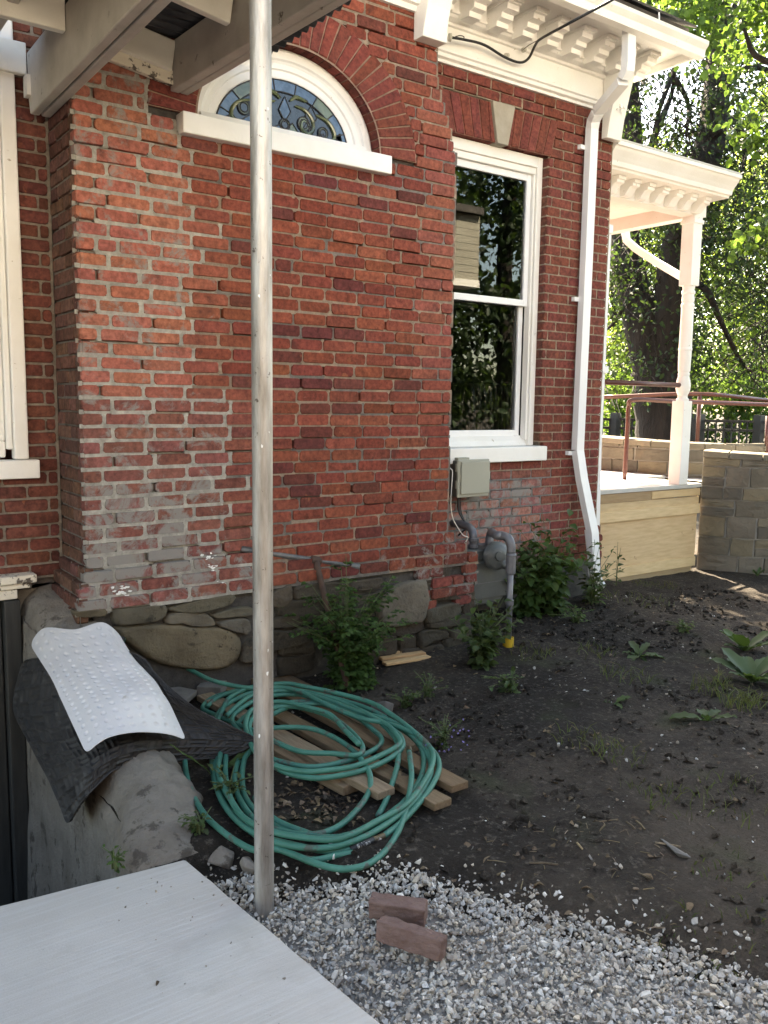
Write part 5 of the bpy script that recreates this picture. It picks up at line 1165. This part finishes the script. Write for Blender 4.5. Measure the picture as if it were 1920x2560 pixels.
# big dark tree behind the porch
T = thing('shade_tree', 'huge dark forked tree with hanging twigs behind the porch', 'tree'); tk = MB(); cw = MB(); tg = MB()
D0 = 14.
limb(tk, [pD(1668, 1150, D0), pD(1655, 1000, D0), pD(1640, 920, D0)], .50, .40, 14)
limb(tk, [pD(1640, 960, D0), pD(1605, 800, D0), pD(1575, 690, D0+.3), pD(1560, 560, D0+.6), pD(1575, 350, D0+.8), pD(1560, 100, D0+1), pD(1540, -200, D0+1)], .33, .14, 12)
limb(tk, [pD(1660, 960, D0), pD(1680, 800, D0-.2), pD(1695, 640, D0-.3), pD(1740, 470, D0-.3), pD(1780, 330, D0), pD(1800, 130, D0+.3), pD(1830, -150, D0+.5)], .34, .18, 12)
for pts_, r in (([(1788, 330), (1840, 300), (1862, 380), (1850, 450)], .10), ([(1690, 700), (1760, 720), (1800, 800), (1850, 900), (1880, 930)], .07), ([(1700, 640), (1770, 600), (1830, 620), (1920, 740)], .07), ([(1580, 500), (1640, 330), (1680, 230), (1690, 120)], .07), ([(1690, 200), (1720, 260), (1715, 340)], .05), ([(1690, 160), (1650, 270), (1630, 350)], .05), ([(1585, 720), (1540, 800), (1510, 830)], .04), ([(1800, 200), (1900, 170), (2000, 240)], .08)):
    limb(tk, [pD(x, y, D0+U(-.6, .6)) for x, y in pts_], r, .02, 7)
for k in range(150):
    x, y = U(1500, 2050), U(-150, 930); twigs(tg, pD(x, y, D0+U(-1.2, 1.6)), 9, U(.6, 1.3), .010)
for k in range(185):
    x, y = U(1480, 2080), U(-220, 935)
    if 1560 < x < 1730 and 120 < y < 330 and random.random() < .75: continue
    if 1600 < x < 1700 and 560 < y < 660: continue
    crown(cw, pD(x, y, D0+U(-1.4, 2.2)), U(.3, .75), 120, .10, .055, .5, 1.2)
for k in range(12): crown(cw, Vector((8.35, 5.0, 6.75))+rv(.5), .38, 130, .10, .07, .3)  # extra leaf clusters added out of view to keep sun off the soil
tk.build('trunk', barkm, T, smooth=True); tag(tg.build('twigs', barkm, T), kind='stuff'); tag(cw.build('crown', leafD, T, smooth=True), kind='stuff')
# maple leaning in from the right
T = thing('maple_tree', 'leafy maple with broad leaves hanging in at upper right', 'tree'); tk = MB(); cw = MB()
limb(tk, [(11.5, -1.5, -.1), (11.6, -1.2, 3), (11.2, -.2, 5.5), (10.4, 1.0, 7.2)], .22, .10, 10); limb(tk, [(11.2, -.2, 5.5), pD(1960, 160, 10), pD(1850, 60, 10)], .07, .015, 6); limb(tk, [(10.9, .4, 6.3), pD(1900, -80, 10.5), pD(1760, 20, 10.5)], .06, .015, 6)
for k in range(64):
    x, y = U(1650, 2150), U(-260, 330)
    if y > 120+.55*(x-1700) or (x < 1740 and y > 60): continue
    crown(cw, pD(x, y, U(9, 11.5)), U(.25, .5), 130, .095, .075, .35)
for k in range(26): x, y = U(1860, 2150), U(300, 620); crown(cw, pD(x, y, U(9.5, 11.5)), U(.25, .45), 60, .13, .10, .4) if x > 1780+.3*(620-y)*.6 else None
limb(tk, [(11.0, .2, 5.8), (9.0, -1.2, 6.8), (6.8, -1.8, 6.4), (4.8, -2.0, 6.0)], .10, .02, 7)
for k in range(70): crown(cw, Vector((U(4.2, 9.5), U(-3.0, -.7), U(5.0, 7.2))), U(.5, .85), 60, .20, .16, .2)  # overhead leaves out of frame, added to cut skylight on the right yard
tk.build('trunk', barkm, T, smooth=True); tag(cw.build('crown', leafA, T, smooth=True), kind='stuff')
# sunlit trees and shrubs farther back
for lab, cx, w, ylo, yhi, dist, n, cat in (('sunlit yellow green tree farthest left behind the big trunk', 1530, 90, 330, 960, 24, 60, 'tree'), ('sunlit green tree between the forked trunks', 1660, 80, 520, 980, 22, 50, 'tree'), ('bright sunlit tree right of the porch post', 1820, 110, 380, 980, 23, 80, 'tree'), ('yellow lit tree at the right edge behind the maple', 1950, 110, 200, 960, 25, 80, 'tree')):
    T = thing('sunlit_tree', lab, cat, 'sunlit trees in the background'); tk = MB(); cw = MB(); limb(tk, [pD(cx, 1130, dist), pD(cx+12, 900, dist), pD(cx-8, (ylo+yhi)/2-100, dist)], .20, .05, 8); tk.build('trunk', barkm, T, smooth=True)
    for k in range(n): crown(cw, pD(random.gauss(cx, w*.7), U(ylo, yhi), dist+U(-2, 2.5)), U(.4, 1.0), 150, .125, .085, .2, yl=.6)
    tag(cw.build('crown', leafB, T, smooth=True), kind='stuff')
for i, (lab, x0, x1) in enumerate((('dense green shrub behind the fence left of the porch post', 1490, 1640), ('dense green shrub behind the fence by the big trunk', 1640, 1790), ('dense green shrub behind the fence at the right edge', 1790, 1960))):
    T = thing('background_shrub', lab, 'shrub', 'shrubs behind the black fence'); cw = MB(); tk = MB(); c = pD((x0+x1)/2, 1100, 18.5); limb(tk, [(c.x, c.y, -.1), (c.x, c.y, .6), (c.x+.2, c.y, 1.4)], .08, .03, 6); tk.build('trunk', barkm, T)
    for k in range(34): crown(cw, pD(U(x0, x1), U(930, 1110), U(17.5, 20)), U(.3, .6), 90, .11, .08, .1)
    tag(cw.build('crown', leafA, T, smooth=True), kind='stuff')
# behind the camera: what the window glass reflects, and unseen things added for light
def mir(x, y, Y): w = pY(x, y, .5); v = ray(x, y); v = Vector((v[0], -v[1], v[2])); return w+v*((Y-w.y)/v.y)
T = thing('yard_tree', 'large leafy tree across the yard seen only as window reflection', 'tree'); tk = MB(); cw = MB(); c = mir(1270, 900, -9.5)
limb(tk, [(c.x, c.y, -.1), (c.x+.1, c.y, 2.), (c.x-.2, c.y, 4.5), (c.x, c.y, 7)], .3, .12, 10); tk.build('trunk', barkm, T, smooth=True)
for k in range(210):
    p = mir(U(1060, 1420), U(330, 1040), U(-12, -8)); 
    if random.random() < .9: crown(cw, p, U(.3, .7), 60, .2, .12, .1)
tag(cw.build('crown', leafD, T, smooth=True), kind='stuff')
ga, gb = mir(1125, 655, -6.5), mir(1201, 540, -6.5)
G = thing('garage', 'pale board sided garage seen reflected in the sash window', 'garage')
x0, x1 = min(ga.x, gb.x)-1.2, max(ga.x, gb.x); zt_ = gb.z; z_ = ga.z-.25
for k in range(9): z0 = z_+(zt_-z_)*k/9; MB().ext([(-6.5, z0), (-6.5-.3, z0), (-6.5-.3, z0+(zt_-z_)/9), (-6.506, z0+(zt_-z_)/9)], x0, x1).build('siding_board', sidm, G)
MB().box(x0, x1, -6.85, -6.47, z_-.12, z_-.002).build('fascia', white, G)
for x in (x0+.1, x0+1.0): MB().box(x-.08, x+.08, -6.75, -6.6, -.1, z_-.12).build('corner_post', white, G)
MB().box(x0-.2, x1, -8.6, -6.4, zt_+.001, zt_+.12).build('roof', shingle, G)
MB().box(x0, x1, -8.5, -6.86, z_-.1, zt_).build('wall', sidm, G)

NH = thing('added_bounce_house', 'unseen pale sided house added behind the viewpoint to bounce sunlight', 'house')  # unseen house added to bounce sunlight onto the brick wall
sd = MB(); z = .0
while z < 5.4: sd.ext([(-9.6, z), (-9.6-.02, z+.16), (-9.8, z+.16), (-9.8, z)], -11, 5.5); z += .16
tag(sd.build('siding', M('cream_siding', (.74, .72, .69), (.79, .77, .74), 2, .7, .1, 40), NH), kind='stuff')
MB().ext([(-9.1, 5.3), (-9.1, 5.42), (-13, 8), (-17, 5.42), (-17, 5.3)], -11.4, 5.9).build('roof', shingle, NH)
MB().box(-11, 5.5, -16.5, -9.82, -.2, 5.4).build('wall', MATS['cream_siding'], NH)
dv = MB(); dv.box(-11, 9, -9.4, -5.0, -.1, .075); tag(dv.build('driveway', dirtm), 'bare earth driveway behind the viewpoint', kind='structure')
BF = thing('light_block_fence', 'unseen dark board fence added behind the viewpoint to block bounced light', 'fence')  # unseen fence added to keep low bounce light off the wall foot
fb = MB()
for k in range(90): fb.box(-7+k*.15, -7+k*.15+.144, -5.62, -5.60, -.05, 2.5+U(-.01, .01))
tag(fb.build('boards', M('dark_fence_wood', (.06, .048, .038), (.10, .08, .062), 4, .9, .3, 40, stretch=(8, 8, .8)), BF), kind='stuff')
